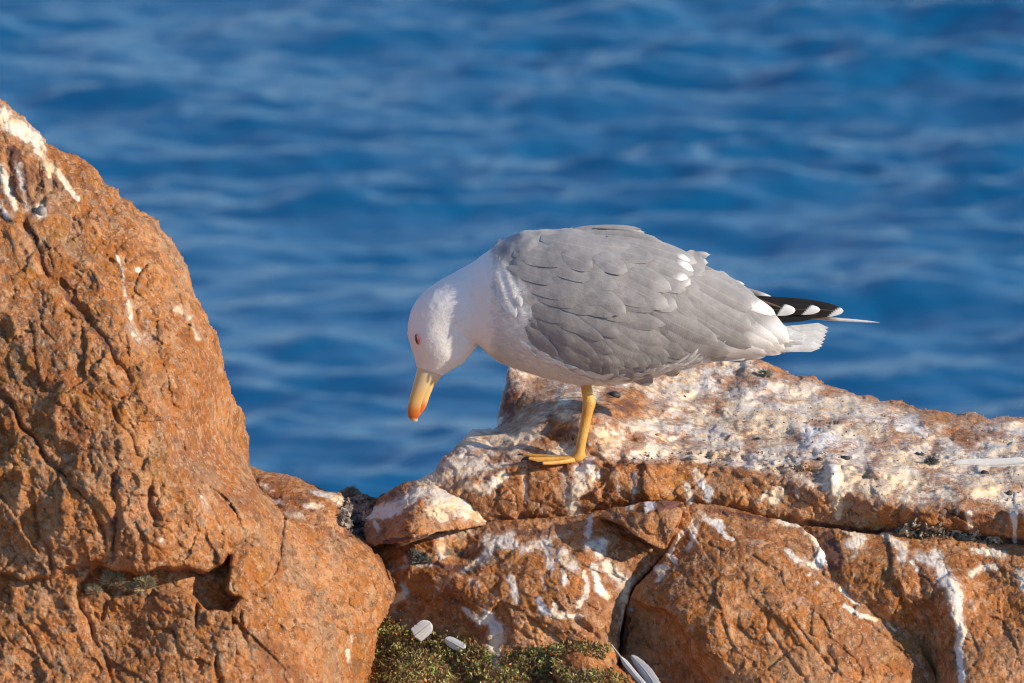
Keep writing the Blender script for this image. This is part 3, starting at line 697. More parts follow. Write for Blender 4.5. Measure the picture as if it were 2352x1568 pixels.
relief('wedge_stone', [(1378, 1184), (1406, 1167), (1440, 1162), (1471, 1155), (1520, 1150), (1571, 1153), (1567, 1175), (1558, 1195), (1545, 1228), (1531, 1257), (1520, 1260), (1490, 1246), (1463, 1230), (1440, 1212), (1415, 1198)],
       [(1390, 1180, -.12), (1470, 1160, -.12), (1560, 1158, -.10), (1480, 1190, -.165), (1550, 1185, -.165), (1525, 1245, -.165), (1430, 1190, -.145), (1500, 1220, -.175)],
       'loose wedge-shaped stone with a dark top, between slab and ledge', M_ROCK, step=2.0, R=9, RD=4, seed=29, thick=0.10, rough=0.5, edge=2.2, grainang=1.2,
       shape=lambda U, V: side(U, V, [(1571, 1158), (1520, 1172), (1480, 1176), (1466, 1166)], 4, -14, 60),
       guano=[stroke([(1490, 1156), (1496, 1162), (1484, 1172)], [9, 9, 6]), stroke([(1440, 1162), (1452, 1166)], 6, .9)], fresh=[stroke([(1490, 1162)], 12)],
       patina_shade=[stroke([(1480, 1168), (1520, 1162), (1560, 1156)], [8, 11, 7], 1.0), stroke([(1400, 1176), (1440, 1190), (1455, 1212)], 9, .6)])  # first stroke paints the shade on the wedge's top face as darker maroon

relief('boulder', [(1574, 1158), (1640, 1160), (1700, 1172), (1766, 1190), (1830, 1206), (1875, 1240), (1905, 1290), (1985, 1330), (2040, 1370), (2085, 1420), (2110, 1470), (2150, 1560), (2170, 1760), (1400, 1760), (1426, 1560), (1430, 1480), (1437, 1420), (1443, 1390), (1453, 1362), (1470, 1340), (1500, 1306), (1535, 1266), (1556, 1215)],
       [(1590, 1170, -.10), (1700, 1190, -.10), (1800, 1215, -.12), (1560, 1230, -.13), (1640, 1240, -.15), (1750, 1260, -.17), (1850, 1290, -.17), (1480, 1340, -.165), (1560, 1310, -.185), (1470, 1380, -.19), (1560, 1405, -.25),
        (1450, 1430, -.165), (1500, 1470, -.19), (1440, 1540, -.18), (1560, 1540, -.21), (1590, 1440, -.262), (1610, 1490, -.27), (1650, 1550, -.278), (1700, 1350, -.23), (1700, 1450, -.27), (1800, 1400, -.26), (1800, 1550, -.30),
        (1950, 1380, -.22), (1950, 1500, -.28), (2060, 1440, -.21), (2100, 1560, -.26), (1700, 1700, -.33), (2100, 1700, -.30), (1450, 1700, -.2)],
       'rough orange boulder at bottom right of centre, split from the slab by a crack', M_ROCK, step=2.6, R=10, RD=9, seed=31, thick=0.3, rough=0.7, edge=4, grainang=0.75,
       shape=lambda U, V: (side(U + 5 * np.sin(V / 14), V + 4 * np.sin(U / 12), [(1430, 1368), (1500, 1393), (1558, 1415), (1580, 1480), (1610, 1540), (1660, 1620)], 9, 56, 100) + crack(U, V, [(1770, 1375), (1760, 1440), (1800, 1500), (1850, 1560)], 5, 8) + crack(U, V, [(1800, 1395), (1840, 1450), (1905, 1530), (1950, 1568)], 4, 9)
                           + crack(U, V, [(1720, 1290), (1800, 1312), (1850, 1300)], 5, 7) + crack(U, V, [(1810, 1480), (1855, 1486)], 4, 9) + crack(U, V, [(1800, 1440), (1850, 1450), (1900, 1480)], 4, 7) + crack(U, V, [(1560, 1190), (1590, 1250), (1550, 1290)], 6, 10)
                           - 14 * np.exp(-(((U - 1680) / 60) ** 2 + ((V - 1230) / 34) ** 2)) - 14 * np.exp(-(((U - 1850) / 60) ** 2 + ((V - 1270) / 30) ** 2)) + crack(U, V, [(1490, 1480), (1520, 1530), (1560, 1580)], 9, 10)),
       guano=[stroke([(1560, 1235), (1572, 1205), (1592, 1200), (1594, 1240), (1580, 1262)], [8, 10, 12, 7, 5], .85), stroke([(1549, 1246), (1537, 1274), (1552, 1290)], [6, 6, 5], .95), stroke([(1628, 1195), (1650, 1205), (1662, 1228), (1684, 1240)], [8, 9, 7, 5], .95), stroke([(1610, 1180), (1618, 1190)], 8, .7),
              stroke([(1509, 1306), (1530, 1302), (1511, 1335)], [8, 8, 5], .75), stroke([(1791, 1200), (1843, 1206), (1880, 1246), (1903, 1285)], [7, 9, 9, 10], .85), stroke([(1809, 1269), (1834, 1289), (1880, 1300), (1889, 1263)], [9, 11, 14, 14], .8), stroke([(1903, 1297), (1931, 1317), (1946, 1343)], 5, .85), stroke([(1930, 1350), (1960, 1375), (1971, 1388)], [5, 8, 5], .95),
              stroke([(1940, 1391), (1977, 1414), (2011, 1426)], [6, 6, 4], .95), stroke([(2040, 1434), (2052, 1448)], 4, .9), stroke([(1860, 1320)], 6, .8), stroke([(1874, 1340)], 5, .9), stroke([(1738, 1500), (1745, 1512)], 5, .6), stroke([(1840, 1380), (1870, 1410)], 12, .35), stroke([(1710, 1240), (1750, 1245)], 5, .4)],
       fresh=[stroke([(1889, 1250), (1885, 1285)], 16), stroke([(1650, 1212)], 12), stroke([(1960, 1370)], 10)],
       patina_shade=[stroke([(1440, 1420), (1432, 1500)], 8, .9), stroke([(1850, 1215), (1900, 1250)], 16, .7), stroke([(1560, 1320), (1640, 1330)], 18, .3), stroke([(1905, 1485), (1912, 1505)], 6, .9), stroke([(1720, 1320), (1750, 1350)], 14, .4), stroke([(1640, 1172), (1760, 1194)], 6, .7)],
       lichen=[stroke([(1730, 1330), (1760, 1360)], 12, .5), stroke([(1840, 1460)], 10, .4)])

relief('rock_shoulder', [(1766, 1192), (1830, 1205), (1910, 1213), (1995, 1228), (2087, 1217), (2180, 1233), (2300, 1246), (2560, 1262), (2560, 1760), (2100, 1760), (2060, 1560), (2000, 1440), (1960, 1380), (1895, 1300), (1850, 1250)],
       [(1800, 1200, -.06), (1900, 1240, -.125), (2000, 1240, -.13), (2100, 1235, -.12), (2250, 1250, -.13), (2352, 1265, -.14), (1950, 1300, -.185), (2060, 1310, -.20), (2050, 1400, -.225), (2150, 1300, -.19), (2190, 1350, -.24), (2110, 1460, -.21), (2140, 1568, -.23), (2250, 1320, -.18),
        (2352, 1330, -.2), (2200, 1450, -.26), (2300, 1450, -.25), (2200, 1568, -.31), (2352, 1568, -.33), (2150, 1700, -.28), (2450, 1400, -.24), (2450, 1700, -.36)],
       'reddish rock face at the lower right corner with a long white streak', M_ROCK, step=2.6, R=10, RD=8, seed=37, thick=0.35, rough=0.75, edge=4, grainang=1.15,
       shape=lambda U, V: (crack(U, V, [(2030, 1320), (2090, 1400), (2125, 1480), (2150, 1580)], 13, 16) + crack(U, V, [(2128, 1370), (2136, 1420), (2150, 1460)], 13, 18) + crack(U, V, [(2090, 1280), (2110, 1320), (2120, 1370)], 7, 12) + crack(U, V, [(2150, 1390), (2190, 1480), (2200, 1580)], 6, 9)
                           - 16 * np.exp(-(((U - 2080) / 30) ** 2 + ((V - 1330) / 50) ** 2)) - 16 * np.exp(-(((U - 1965) / 28) ** 2 + ((V - 1232) / 22) ** 2)) - 14 * np.exp(-(((U - 2190) / 22) ** 2 + ((V - 1400) / 60) ** 2)) + crack(U, V, [(2240, 1290), (2300, 1340), (2352, 1350)], 6, 8)),
       guano=[stroke([(1955, 1222), (1975, 1238), (1950, 1245)], [16, 16, 12], .85), stroke([(2040, 1234), (2077, 1260), (2070, 1285)], [9, 13, 10], .8), stroke([(2091, 1289), (2108, 1308)], [5, 4], .8), stroke([(2143, 1266), (2160, 1280)], 7, .9), stroke([(2110, 1278), (2154, 1297), (2172, 1335), (2192, 1350), (2194, 1377), (2196, 1410), (2211, 1449), (2203, 1486), (2206, 1520), (2212, 1580)],
              [12, 15, 17, 16, 15, 13, 11, 9, 8, 8], .88), stroke([(2234, 1263), (2306, 1274)], [8, 10], .8), stroke([(2231, 1320), (2255, 1300), (2285, 1303)], 8, .8), stroke([(2338, 1310), (2346, 1330), (2356, 1366)], [8, 9, 6], .85), stroke([(2030, 1226), (2050, 1236)], 7, .7), stroke([(1975, 1255), (1960, 1275)], 7, .6), stroke([(2230, 1380), (2238, 1400)], 5, .4)],
       fresh=[stroke([(2170, 1310), (2200, 1380)], 14, .7), stroke([(2206, 1500), (2210, 1560)], 10)],
       patina_shade=[stroke([(1870, 1245), (1920, 1290), (1905, 1230)], [24, 22, 12], .9), stroke([(2060, 1210), (2200, 1232)], 9, .9), stroke([(2250, 1400), (2320, 1500)], 50, .4), stroke([(2290, 1340), (2352, 1380)], 22, .4), stroke([(1800, 1198), (1840, 1206)], 8, .7)],
       lichen=[stroke([(2250, 1340), (2330, 1350)], 18, .35), stroke([(2350, 1480)], 16, .5)])

# ---- ground: the shore the rocks stand on, falling to the sea behind them ----------
def build_shore():
    xs = np.arange(-6, 6.01, 0.08); ys = np.arange(-3.0, 4.51, 0.08)
    X, Y = np.meshgrid(xs, ys)
    q = np.stack([X.ravel(), Y.ravel(), 0 * X.ravel()], 1)
    n = fbm(q * 0.9, 4, 0.5, 5, ridged=True).reshape(X.shape); m = fbm(q * 4, 3, 0.5, 15, ridged=True).reshape(X.shape)
    prof = np.interp(Y, [-3, -1.2, -0.4, -0.1, 0.35, 1.0, 2.5, 4.5], [-0.95, -0.80, -0.58, -0.42, -0.44, -0.9, -2.2, -3.4])
    Z = prof + 0.06 * n + 0.03 * m
    P = np.stack([X, Y, Z], -1).reshape(-1, 3)
    a, b = X.shape; I = np.arange(a * b).reshape(a, b)
    qd = np.stack([I[:-1, :-1].ravel(), I[:-1, 1:].ravel(), I[1:, 1:].ravel(), I[1:, :-1].ravel()], 1)
    me = make_mesh('ground', P, qd)
    for nm in ('guano', 'fresh', 'patina_shade', 'lichen'): attr(me, nm, np.zeros(len(P)))
    link('ground', me, M_ROCK, kind='structure')
build_shore()

# ================================================================== gull
def catmull(A, n):
    A = np.asarray(A, float); m = len(A)
    t = np.linspace(0, m - 1, n); i = np.clip(t.astype(int), 0, m - 2); f = (t - i)[:, None]
    p0 = A[np.maximum(i - 1, 0)]; p1 = A[i]; p2 = A[i + 1]; p3 = A[np.minimum(i + 2, m - 1)]
    return 0.5 * (2 * p1 + (p2 - p0) * f + (2 * p0 - 5 * p1 + 4 * p2 - p3) * f ** 2 + (3 * p1 - p0 - 3 * p2 + p3) * f ** 3)

def loft(rings, n=90, m=48, yc=0.0, power=1.0, lump=0.0, seed=0):
    """rings: (u_top, v_top, u_bot, v_bot, half_width[, y offset]) in photo px; returns uvy grid (n, m, 3)"""
    R = np.array([list(r) + [0] * (6 - len(r)) for r in rings], float)
    R = catmull(R, n)
    ph = np.linspace(0, 2 * np.pi, m, endpoint=False)
    c, s = np.cos(ph), np.sin(ph)
    c = np.sign(c) * np.abs(c) ** power; s = np.sign(s) * np.abs(s) ** power
    top, bot = R[:, None, 0:2], R[:, None, 2:4]
    cen = (top + bot) / 2; ax = (top - bot) / 2
    uv = cen + ax * c[None, :, None]
    y = R[:, 4:5] * -s[None] + R[:, 5:6]
    G = np.concatenate([uv, y[..., None]], 2)
    if lump:
        q = G.reshape(-1, 3) / 38.0
        k = 1 + lump * fbm(q, 3, 0.5, seed).reshape(n, m)
        G[..., :2] = cen + (G[..., :2] - cen) * k[..., None]
        G[..., 2] = R[:, 5:6] + (G[..., 2] - R[:, 5:6]) * k
    G[..., 2] = G[..., 2] / S + yc
    return G

def grid_faces(n, m, wrap=True):
    I = np.arange(n * m).reshape(n, m)
    J = np.roll(I, -1, 1) if wrap else I[:, 1:]
    A = I if wrap else I[:, :-1]
    return np.stack([A[:-1].ravel(), J[:-1].ravel(), J[1:].ravel(), A[1:].ravel()], 1)

def loft_mesh(name, G, caps=True):
    n, m = G.shape[:2]
    P = at(G[..., 0], G[..., 1], G[..., 2]).reshape(-1, 3)
    q = grid_faces(n, m)[:, ::-1]
    t = None
    if caps:
        P = np.vstack([P, P[:m].mean(0), P[-m:].mean(0)])
        a = np.arange(m); b = (a + 1) % m
        t = np.vstack([np.stack([a, b, np.full(m, n * m)], 1), np.stack([(n - 1) * m + b, (n - 1) * m + a, np.full(m, n * m + 1)], 1)])
    return P, q, t

# materials
def plumage(name, grey=(0.335, 0.32, 0.32), white=(0.86, 0.85, 0.84), barbs=False):
    k = NT(name)
    P = k.obj()
    g = k.attr('grey'); w = k.attr('tip')
    n = k.noise(P, 60, 4, 0.6)
    gc = k.mix(k.mapr(n, 0.35, 0.65), tuple(x * 0.86 for x in grey), tuple(x * 1.10 for x in grey))
    if not barbs:
        col = k.mix(g, white, gc)
        col = k.mix(k.mapr(k.noise(P, 130, 3, 0.7), 0.55, 0.75, 0, 0.15), col, (0.55, 0.52, 0.50))
        k.set('Normal', k.bump(k.noise(P, 160, 5, 0.7), 0.5, 0.0015))
    else:
        gc = k.mix(k.mapr(k.attr('tone'), -1, 1, 0, 0.42, False), gc, tuple(x * 0.62 for x in grey))
        gc = k.mix(k.mapr(k.math('ABSOLUTE', k.attr('across')), 0.82, 1.0, 0, 0.22), gc, tuple(min(1, x * 1.35) for x in grey))
        col = k.mix(w, gc, white)
        t = k.attr('across'); l = k.attr('along')
        ph = k.math('ADD', k.math('MULTIPLY', l, 70.0), k.math('MULTIPLY', k.math('ABSOLUTE', t), -26.0))
        barb = k.math('SINE', k.math('ADD', ph, k.math('MULTIPLY', n, 6.0)))
        col = k.mix(k.mapr(barb, -1, 1, 0.0, 0.04), col, tuple(x * 0.75 for x in grey))
        shaft = k.mapr(k.math('ABSOLUTE', t), 0.0, 0.06, 0.22, 0)
        col = k.mix(shaft, col, (0.62, 0.58, 0.52))
        k.set('Normal', k.bump(barb, 0.05, 0.0006, k.bump(k.noise(P, 70, 4, 0.6), 0.35, 0.003)))
    k.set('Base Color', col)
    k.set('Roughness', 0.75)
    k.set('Specular IOR Level', 0.2)
    k.set('Subsurface Weight', 0.3)
    k.b.inputs['Subsurface Radius'].default_value = (0.006, 0.004, 0.003)
    k.b.inputs['Subsurface Scale'].default_value = 1.0
    k.set('Sheen Weight', 0.15)
    return k.m

M_BODY = plumage('white_down')
M_FEATH = plumage('grey_feather', barbs=True)
M_BLACK = plumage('black_feather', grey=(0.016, 0.014, 0.014), barbs=True)
M_BROWN = plumage('brown_feather', grey=(0.20, 0.13, 0.09), barbs=True)
M_WHITE = plumage('white_feather', grey=(0.80, 0.79, 0.78), barbs=True)

gull = bpy.data.objects.new('gull', None); COL.objects.link(gull)
GB = on(1325, 1056)
gull.location = Vector(GB)
GY = float(GB[1])                       # the bird's middle plane
tag(gull, 'white and grey gull on one yellow leg, head bent down towards the rock', 'gull')
def glink(name, me, mat, parent=None, **p):
    o = link(name, me, mat, parent=parent or gull, **p)
    o.matrix_parent_inverse = gull.matrix_world.inverted() if False else o.matrix_parent_inverse
    return o
def gl(P):                              # world -> gull space
    return np.asarray(P) - GB

BODY = [(957, 842, 1016, 862, 20), (950, 815, 1036, 850, 36), (942, 790, 1062, 834, 50), (936, 765, 1082, 812, 58), (940, 728, 1094, 799, 63), (956, 690, 1098, 792, 66), (985, 661, 1104, 796, 70),
        (1030, 632, 1114, 806, 76), (1078, 607, 1134, 822, 88), (1114, 582, 1162, 836, 104), (1150, 553, 1196, 850, 120), (1200, 531, 1240, 863, 134), (1262, 526, 1290, 875, 143), (1335, 524, 1345, 884, 147),
        (1410, 531, 1415, 882, 143), (1480, 547, 1480, 870, 132), (1550, 586, 1550, 853, 116), (1620, 628, 1618, 834, 92), (1690, 676, 1684, 818, 68), (1750, 716, 1742, 811, 52), (1800, 745, 1795, 808, 42), (1840, 762, 1836, 800, 30)]
G = loft(BODY, 220, 120, yc=GY, power=0.96, lump=0.035, seed=4)
_win = np.exp(-(((G[..., 0] - 1158) / 38) ** 2 + ((G[..., 1] - 672) / 62) ** 2)) * (G[..., 2] < GY)
G[..., 2] -= _win * (1.7 * np.sin((G[..., 0] - 1100) * 0.26 - (G[..., 1] - 600) * 0.09) + 5) / S
_win = np.exp(-(((G[..., 0] - 1085) / 26) ** 2 + ((G[..., 1] - 700) / 90) ** 2)) * (G[..., 2] < GY)
G[..., 2] += _win * 6 / S
P, q, t = loft_mesh('body', G)
U_, V_ = G[..., 0], G[..., 1]
# grey mantle: upper back and flank behind the neck
edge_u = np.interp(V_, [520, 560, 600, 640, 700, 760, 800, 830, 870], [1130, 1135, 1140, 1178, 1205, 1215, 1270, 1370, 1600])
gm = sstep(-14, 26, U_ - edge_u + 8 * np.sin(V_ / 9.0)) * (1 - sstep(1680, 1720, U_))
low = np.interp(U_, [1180, 1260, 1400, 1550, 1700], [780, 812, 862, 840, 780])
gm *= 1 - sstep(-8, 10, V_ - low)
me = make_mesh('body', gl(P), q, t)
attr(me, 'grey', np.concatenate([gm.ravel(), [0, 0]])); attr(me, 'tip', np.zeros(len(P)))
body = glink('body', me, M_BODY)

# ---- near-side shell the wing feathers lie on
TOP_U = [1150, 1200, 1300, 1400, 1500, 1560, 1620, 1700, 1760, 1800, 1900, 2030]
TOP_V = [560, 535, 524, 530, 548, 570, 606, 652, 682, 700, 716, 738]
BOT_V = [820, 850, 876, 885, 872, 855, 838, 822, 812, 800, 770, 748]
HW = [118, 128, 146, 150, 138, 126, 108, 84, 66, 54, 32, 14]
def shell(u, v, off=0.0):
    a, b, h = np.interp(u, TOP_U, TOP_V), np.interp(u, TOP_U, BOT_V), np.interp(u, TOP_U, HW)
    k = np.clip((v - (a + b) / 2) / ((b - a) / 2 + 6), -0.985, 0.985)
    return GY - (h * (1 - np.abs(k) ** 2.1) ** 0.5 + 7 + off) / S

tone_rng = random.Random(77)
def feather(name, u0, v0, ang, L, W, mat, parent, curve=0.0, lift=5.0, tip=None, off=0.0, sharp=1.0, yfix=None, camber=4.0, ns=12, nt=5, baseoff=0.0, notch=0.0, thinbase=0.3, tone=None):
    """one contour or flight feather; angles in degrees, 0 = towards the tail, positive = downwards (photo px)"""
    s = np.linspace(0, 1, ns); t = np.linspace(-1, 1, nt)
    a = math.radians(ang) + curve * (s - 0.0) * math.radians(1)
    du = np.cos(a); dv = np.sin(a)
    cu = u0 + np.concatenate([[0], np.cumsum((du[1:] + du[:-1]) / 2)]) * L / (ns - 1)
    cv = v0 + np.concatenate([[0], np.cumsum((dv[1:] + dv[:-1]) / 2)]) * L / (ns - 1)
    w = W * (thinbase + (1 - thinbase) * sstep(0, 0.35, s)) * np.sqrt(np.clip(1 - np.clip((s - (1 - 0.42 * sharp)) / (0.42 * sharp), 0, 1) ** 2.2, 0, 1))
    w = np.maximum(w, 0.25)
    Uf = cu[:, None] - dv[:, None] * w[:, None] * t[None]
    Vf = cv[:, None] + du[:, None] * w[:, None] * t[None]
    if notch:
        Uf = Uf - notch * (RNG.random((1, nt)) * s[:, None] ** 3)
    o = off + baseoff * (1 - s)[:, None] + lift * (s[:, None] ** 1.6) + camber * (1 - t[None] ** 2) * np.minimum(1, w[:, None] / max(W, 1e-6) + .2)
    Yf = shell(Uf, Vf, o) if yfix is None else yfix(Uf, Vf) - o / S
    P = at(Uf, Vf, Yf).reshape(-1, 3)
    me = make_mesh(name, gl(P), grid_faces(ns, nt, False))
    sv = np.repeat(s, nt); tv = np.tile(t, ns)
    attr(me, 'along', sv * L / 60.0); attr(me, 'across', tv)
    attr(me, 'tip', np.zeros(ns * nt) if tip is None else (np.full(ns * nt, tip[2]) if len(tip) > 3 else sstep(tip[0], tip[1], sv + 0.05 * tv) * tip[2]))
    attr(me, 'grey', np.ones(ns * nt)); attr(me, 'tone', np.full(ns * nt, tone_rng.uniform(-1, 1) if tone is None else tone))
    return glink('feather', me, mat, parent)

# the folded wing: an underlying sheet, then feathers in overlapping rows
WING = [(1150, 602), (1180, 560), (1230, 538), (1330, 530), (1420, 540), (1500, 556), (1570, 582), (1620, 618), (1690, 664), (1760, 705), (1790, 740), (1740, 768), (1660, 800), (1560, 836), (1470, 858), (1400, 860), (1330, 842), (1262, 806), (1210, 772), (1190, 740), (1186, 700), (1180, 650)]
us = np.arange(1140, 1800, 8.0); vv = np.arange(524, 880, 8.0)
UU, VV = np.meshgrid(us, vv)
sd = sdf(UU, VV, WING)
gy_, gx_ = np.gradient(sd, 8.0); g_ = np.maximum(np.hypot(gx_, gy_), .3)
U2 = np.where(sd < 0, UU - gx_ / g_ * sd, UU); V2 = np.where(sd < 0, VV - gy_ / g_ * sd, VV)
cell = (sd[:-1, :-1] > 0) | (sd[1:, :-1] > 0) | (sd[:-1, 1:] > 0) | (sd[1:, 1:] > 0)
Pw = at(U2, V2, shell(U2, V2, -4 - 14 * (1 - sstep(0, 26, sd)))).reshape(-1, 3)
I = np.arange(UU.size).reshape(UU.shape)
qd = np.stack([I[:-1, :-1][cell], I[:-1, 1:][cell], I[1:, 1:][cell], I[1:, :-1][cell]], 1)
usedv = np.unique(qd); remap = np.full(UU.size, -1); remap[usedv] = np.arange(len(usedv))
me = make_mesh('wing', gl(Pw[usedv]), remap[qd])
attr(me, 'grey', np.ones(len(usedv))); attr(me, 'tip', np.zeros(len(usedv))); attr(me, 'along', np.zeros(len(usedv))); attr(me, 'across', np.ones(len(usedv)))
wing = glink('wing', me, M_BODY)

rf = random.Random(3)
def flow(u, v):
    a, b = np.interp(u, TOP_U, TOP_V), np.interp(u, TOP_U, BOT_V)
    k = (v - a) / (b - a)
    X = [1200, 1400, 1560, 1700]
    return np.interp(k, [0, 0.3, 0.55, 0.85, 1.0], [np.interp(u, X, z) for z in ([4, 8, 27, 30], [24, 22, 30, 28], [46, 40, 34, 26], [58, 50, 34, 20], [50, 40, 22, 10])])
# far back feathers first (under), towards the shoulder last (on top)
spots = []
c30, s30 = math.cos(math.radians(30)), math.sin(math.radians(30))
for i in range(-3, 30):
    for j in range(-16, 18):
        a = i * 37.0; b = j * 28.0 + (i % 2) * 14
        u, v = 1190 + a * c30 - b * s30, 640 + a * s30 + b * c30
        u += rf.uniform(-6, 6); v += rf.uniform(-5, 5)
        d = float(sdf(np.array([u]), np.array([v]), WING)[0])
        if d > 7 and u < 1650: spots.append((u, v, d))
spots.sort(key=lambda p: -p[0] - 0.3 * p[1])
for (u, v, d) in spots:
    fr = float(np.interp(u, [1220, 1400], [0.3, 1.0])) if v < 700 else 1.0
    size = np.interp(u, [1180, 1300, 1450, 1650], [0.85, 0.95, 1.1, 1.25]) * rf.uniform(0.9, 1.15)
    up = v < np.interp(u, [1200, 1400, 1600], [650, 655, 690])
    L = (96 if up else 92) * size; W = (23 if up else 18) * size
    L *= 1.5; W *= 1.0
    for _ in range(8):
        aa = math.radians(flow(u, v) - (11 if not up else 0))
        if sdf(np.array([u + L * math.cos(aa)]), np.array([v + L * math.sin(aa)]), WING)[0] > (3 if u < 1330 else 12): break
        L *= 0.88
    feather('feather', u, v, flow(u, v) + rf.uniform(-7, 7), L, W, M_FEATH, wing, curve=-22 if not up else rf.uniform(-6, 6), lift=fr * (1.5 + rf.choice([0, 0, 0, 0, 0, 1.5, 3, 6])), baseoff=-5, camber=1.2 * size * fr, tone=rf.uniform(-1, 1) * fr, nt=7, sharp=rf.uniform(1.2, 1.9),
            tip=(0.80, 1.0, 0.04 + 0.07 * rf.random()))
# bigger scapulars sweeping over the back, pale edged
for (u, v, a, L, W, c, tp) in [(1395, 545, 9, 215, 19, 14, .25), (1400, 565, 14, 205, 20, 10, .15), (1440, 560, 18, 165, 17, 8, .95), (1432, 580, 20, 160, 18, 4, .9), (1350, 585, 18, 210, 24, 10, .15), (1330, 610, 22, 230, 26, 6, .3),
                               (1440, 600, 26, 150, 24, 0, .2), (1400, 640, 27, 170, 26, -8, .35), (1300, 575, 12, 150, 22, 14, .1), (1250, 570, 14, 120, 24, 16, .08), (1310, 640, 30, 150, 24, 4, .12), (1490, 600, 26, 110, 19, 6, .55)]:
    feather('feather', u, v, a, L, W, M_FEATH, wing, curve=c, lift=4, off=3, baseoff=-13, camber=2.5, tip=(0.80, 0.95, tp), ns=18, nt=7)
# long tertials with white ends, then the hanging white crescent
for (u, v, a, L, W, c, tp, t0) in [(1590, 625, 27, 215, 17, 0, .95, .74), (1560, 620, 30, 190, 24, -4, .12, .9), (1550, 650, 33, 205, 30, -4, .1, .9), (1540, 690, 33, 215, 30, -6, .12, .9), (1600, 660, 30, 222, 26, 14, .92, .72), (1580, 695, 25, 248, 32, 2, .95, .66),
                                   (1560, 730, 20, 255, 28, -6, .95, .58), (1530, 760, 17, 240, 22, -8, .8, .60), (1500, 740, 30, 190, 26, -18, .1, .9), (1480, 700, 34, 190, 27, -14, .1, .9)]:
    feather('feather', u, v, a, L, W, M_FEATH, wing, curve=c, lift=4, off=6, baseoff=-10, camber=4, tip=(t0 - .06, t0 + 0.06, tp), ns=24, nt=7)
for (u, v, a, L, W, c) in [(1632, 640, 37, 232, 33, 5), (1596, 690, 26, 216, 31, 2), (1570, 722, 19, 220, 26, 0)]:
    feather('feather', u, v, a, L, W, M_FEATH, wing, curve=c, lift=3, off=9, baseoff=-16, camber=4, tip=(.60, .84, .97), ns=24, nt=9, sharp=1.3)
# white ruffled tips on the back
for (u, v, a, L, W, c) in [(1500, 556, 24, 96, 7, 6), (1496, 566, 24, 106, 9, 10)]:
    feather('feather', u, v, a, L, W, M_FEATH, wing, curve=c, lift=5, off=5, baseoff=-14, camber=3, tip=(.62, .85, .9), ns=20)
# flight feathers: black with white mirrors at their ends
yb = lambda k: (lambda U, V: np.full(U.shape, GY - k / S))
far_wing = glink('far_wing', None, None)
feather('feather', 1690, 716, 4.2, 332, 5, M_BROWN, far_wing, curve=0, yfix=yb(-34), tip=(0.66, 0.70, .8), sharp=1.9, lift=0, camber=2)
feather('feather', 1650, 698, 2.9, 288, 24, M_BLACK, wing, curve=0.6, yfix=yb(14), tip=(0.925, 0.94, .95), sharp=1.25, lift=0, camber=3, ns=70, nt=9)
feather('feather', 1640, 712, 2.2, 236, 23, M_BLACK, wing, curve=0.6, yfix=yb(20), sharp=1.1, lift=0, camber=3, ns=40, nt=9)
feather('feather', 1650, 704, 1.8, 234, 13, M_BLACK, wing, curve=0, yfix=yb(28), tip=(0.865, 0.88, .95), sharp=0.5, lift=0, camber=3, ns=70, nt=9)
feather('feather', 1640, 706, 2.0, 187, 14, M_BLACK, wing, curve=0, yfix=yb(34), tip=(0.815, 0.83, .95), sharp=0.5, lift=0, camber=3, ns=70, nt=9)
feather('feather', 1700, 678, 13.0, 104, 3, M_BROWN, wing, curve=8, yfix=yb(44), sharp=1.6, lift=0, camber=1)
# far-side feathers seen over the back
for (u, v, a, L, W, c, tp, y) in [(1285, 533, -9, 190, 8, 14, .1, 26), (1322, 528, -5, 160, 9, 13, .25, 10), (1366, 523, 1, 118, 5, 10, .3, 34), (1300, 534, 2, 185, 11, 8, .1, -6), (1290, 538, -5, 205, 13, 14, .1, 30), (1330, 540, -2, 190, 13, 12, .12, 44), (1370, 538, 3, 165, 12, 12, .12, 50), (1400, 535, 12, 175, 15, 14, .1, -30), (1430, 545, 16, 165, 14, 12, .15, -46),
                                  (1545, 586, 4, 88, 10, -10, .5, -20), (1550, 600, 6, 78, 14, -8, .5, -28), (1590, 606, 26, 118, 8, 2, .5, -20), (1630, 630, 16, 84, 5, 0, .95, -10), (1690, 660, 15, 92, 7, 4, .95, -12), (1560, 592, 24, 120, 10, 2, .3, 8)]:
    feather('feather', u, v, a, L, W, M_FEATH, far_wing, curve=c, yfix=yb(y), tip=(0.5, 0.9, tp), lift=4, camber=4, notch=4)

# tail
tail = glink('tail', None, None)
for i, (u1, v1, W) in enumerate([(1904, 752, 13), (1903, 760, 13), (1899, 770, 13), (1897, 778, 13), (1893, 786, 12), (1890, 794, 10), (1884, 800, 8), (1720, 815, 12)]):
    u0, v0 = (1660, 776 + i * 4) if i < 7 else (1600, 820)
    a = math.degrees(math.atan2(v1 - v0, u1 - u0)); L = math.hypot(u1 - u0, v1 - v0)
    f = feather('tail_feather', u0, v0, a, L, W, M_WHITE, tail, yfix=yb(-10 + i * 6.5), sharp=0.16, lift=3, camber=2, notch=2, nt=7)
    f.name = 'tail_feather'
# under-tail and belly tufts
for k in range(26):
    u = 1560 + rf.random() * 190; v = np.interp(u, [1560, 1640, 1750], [846, 822, 800]) + rf.uniform(-16, 3)
    feather('feather', u, v, rf.uniform(-16, -4) if u < 1650 else rf.uniform(-8, 3), rf.uniform(50, 90), rf.uniform(6, 10), M_WHITE, body, lift=3, off=-6, camber=3, ns=8)
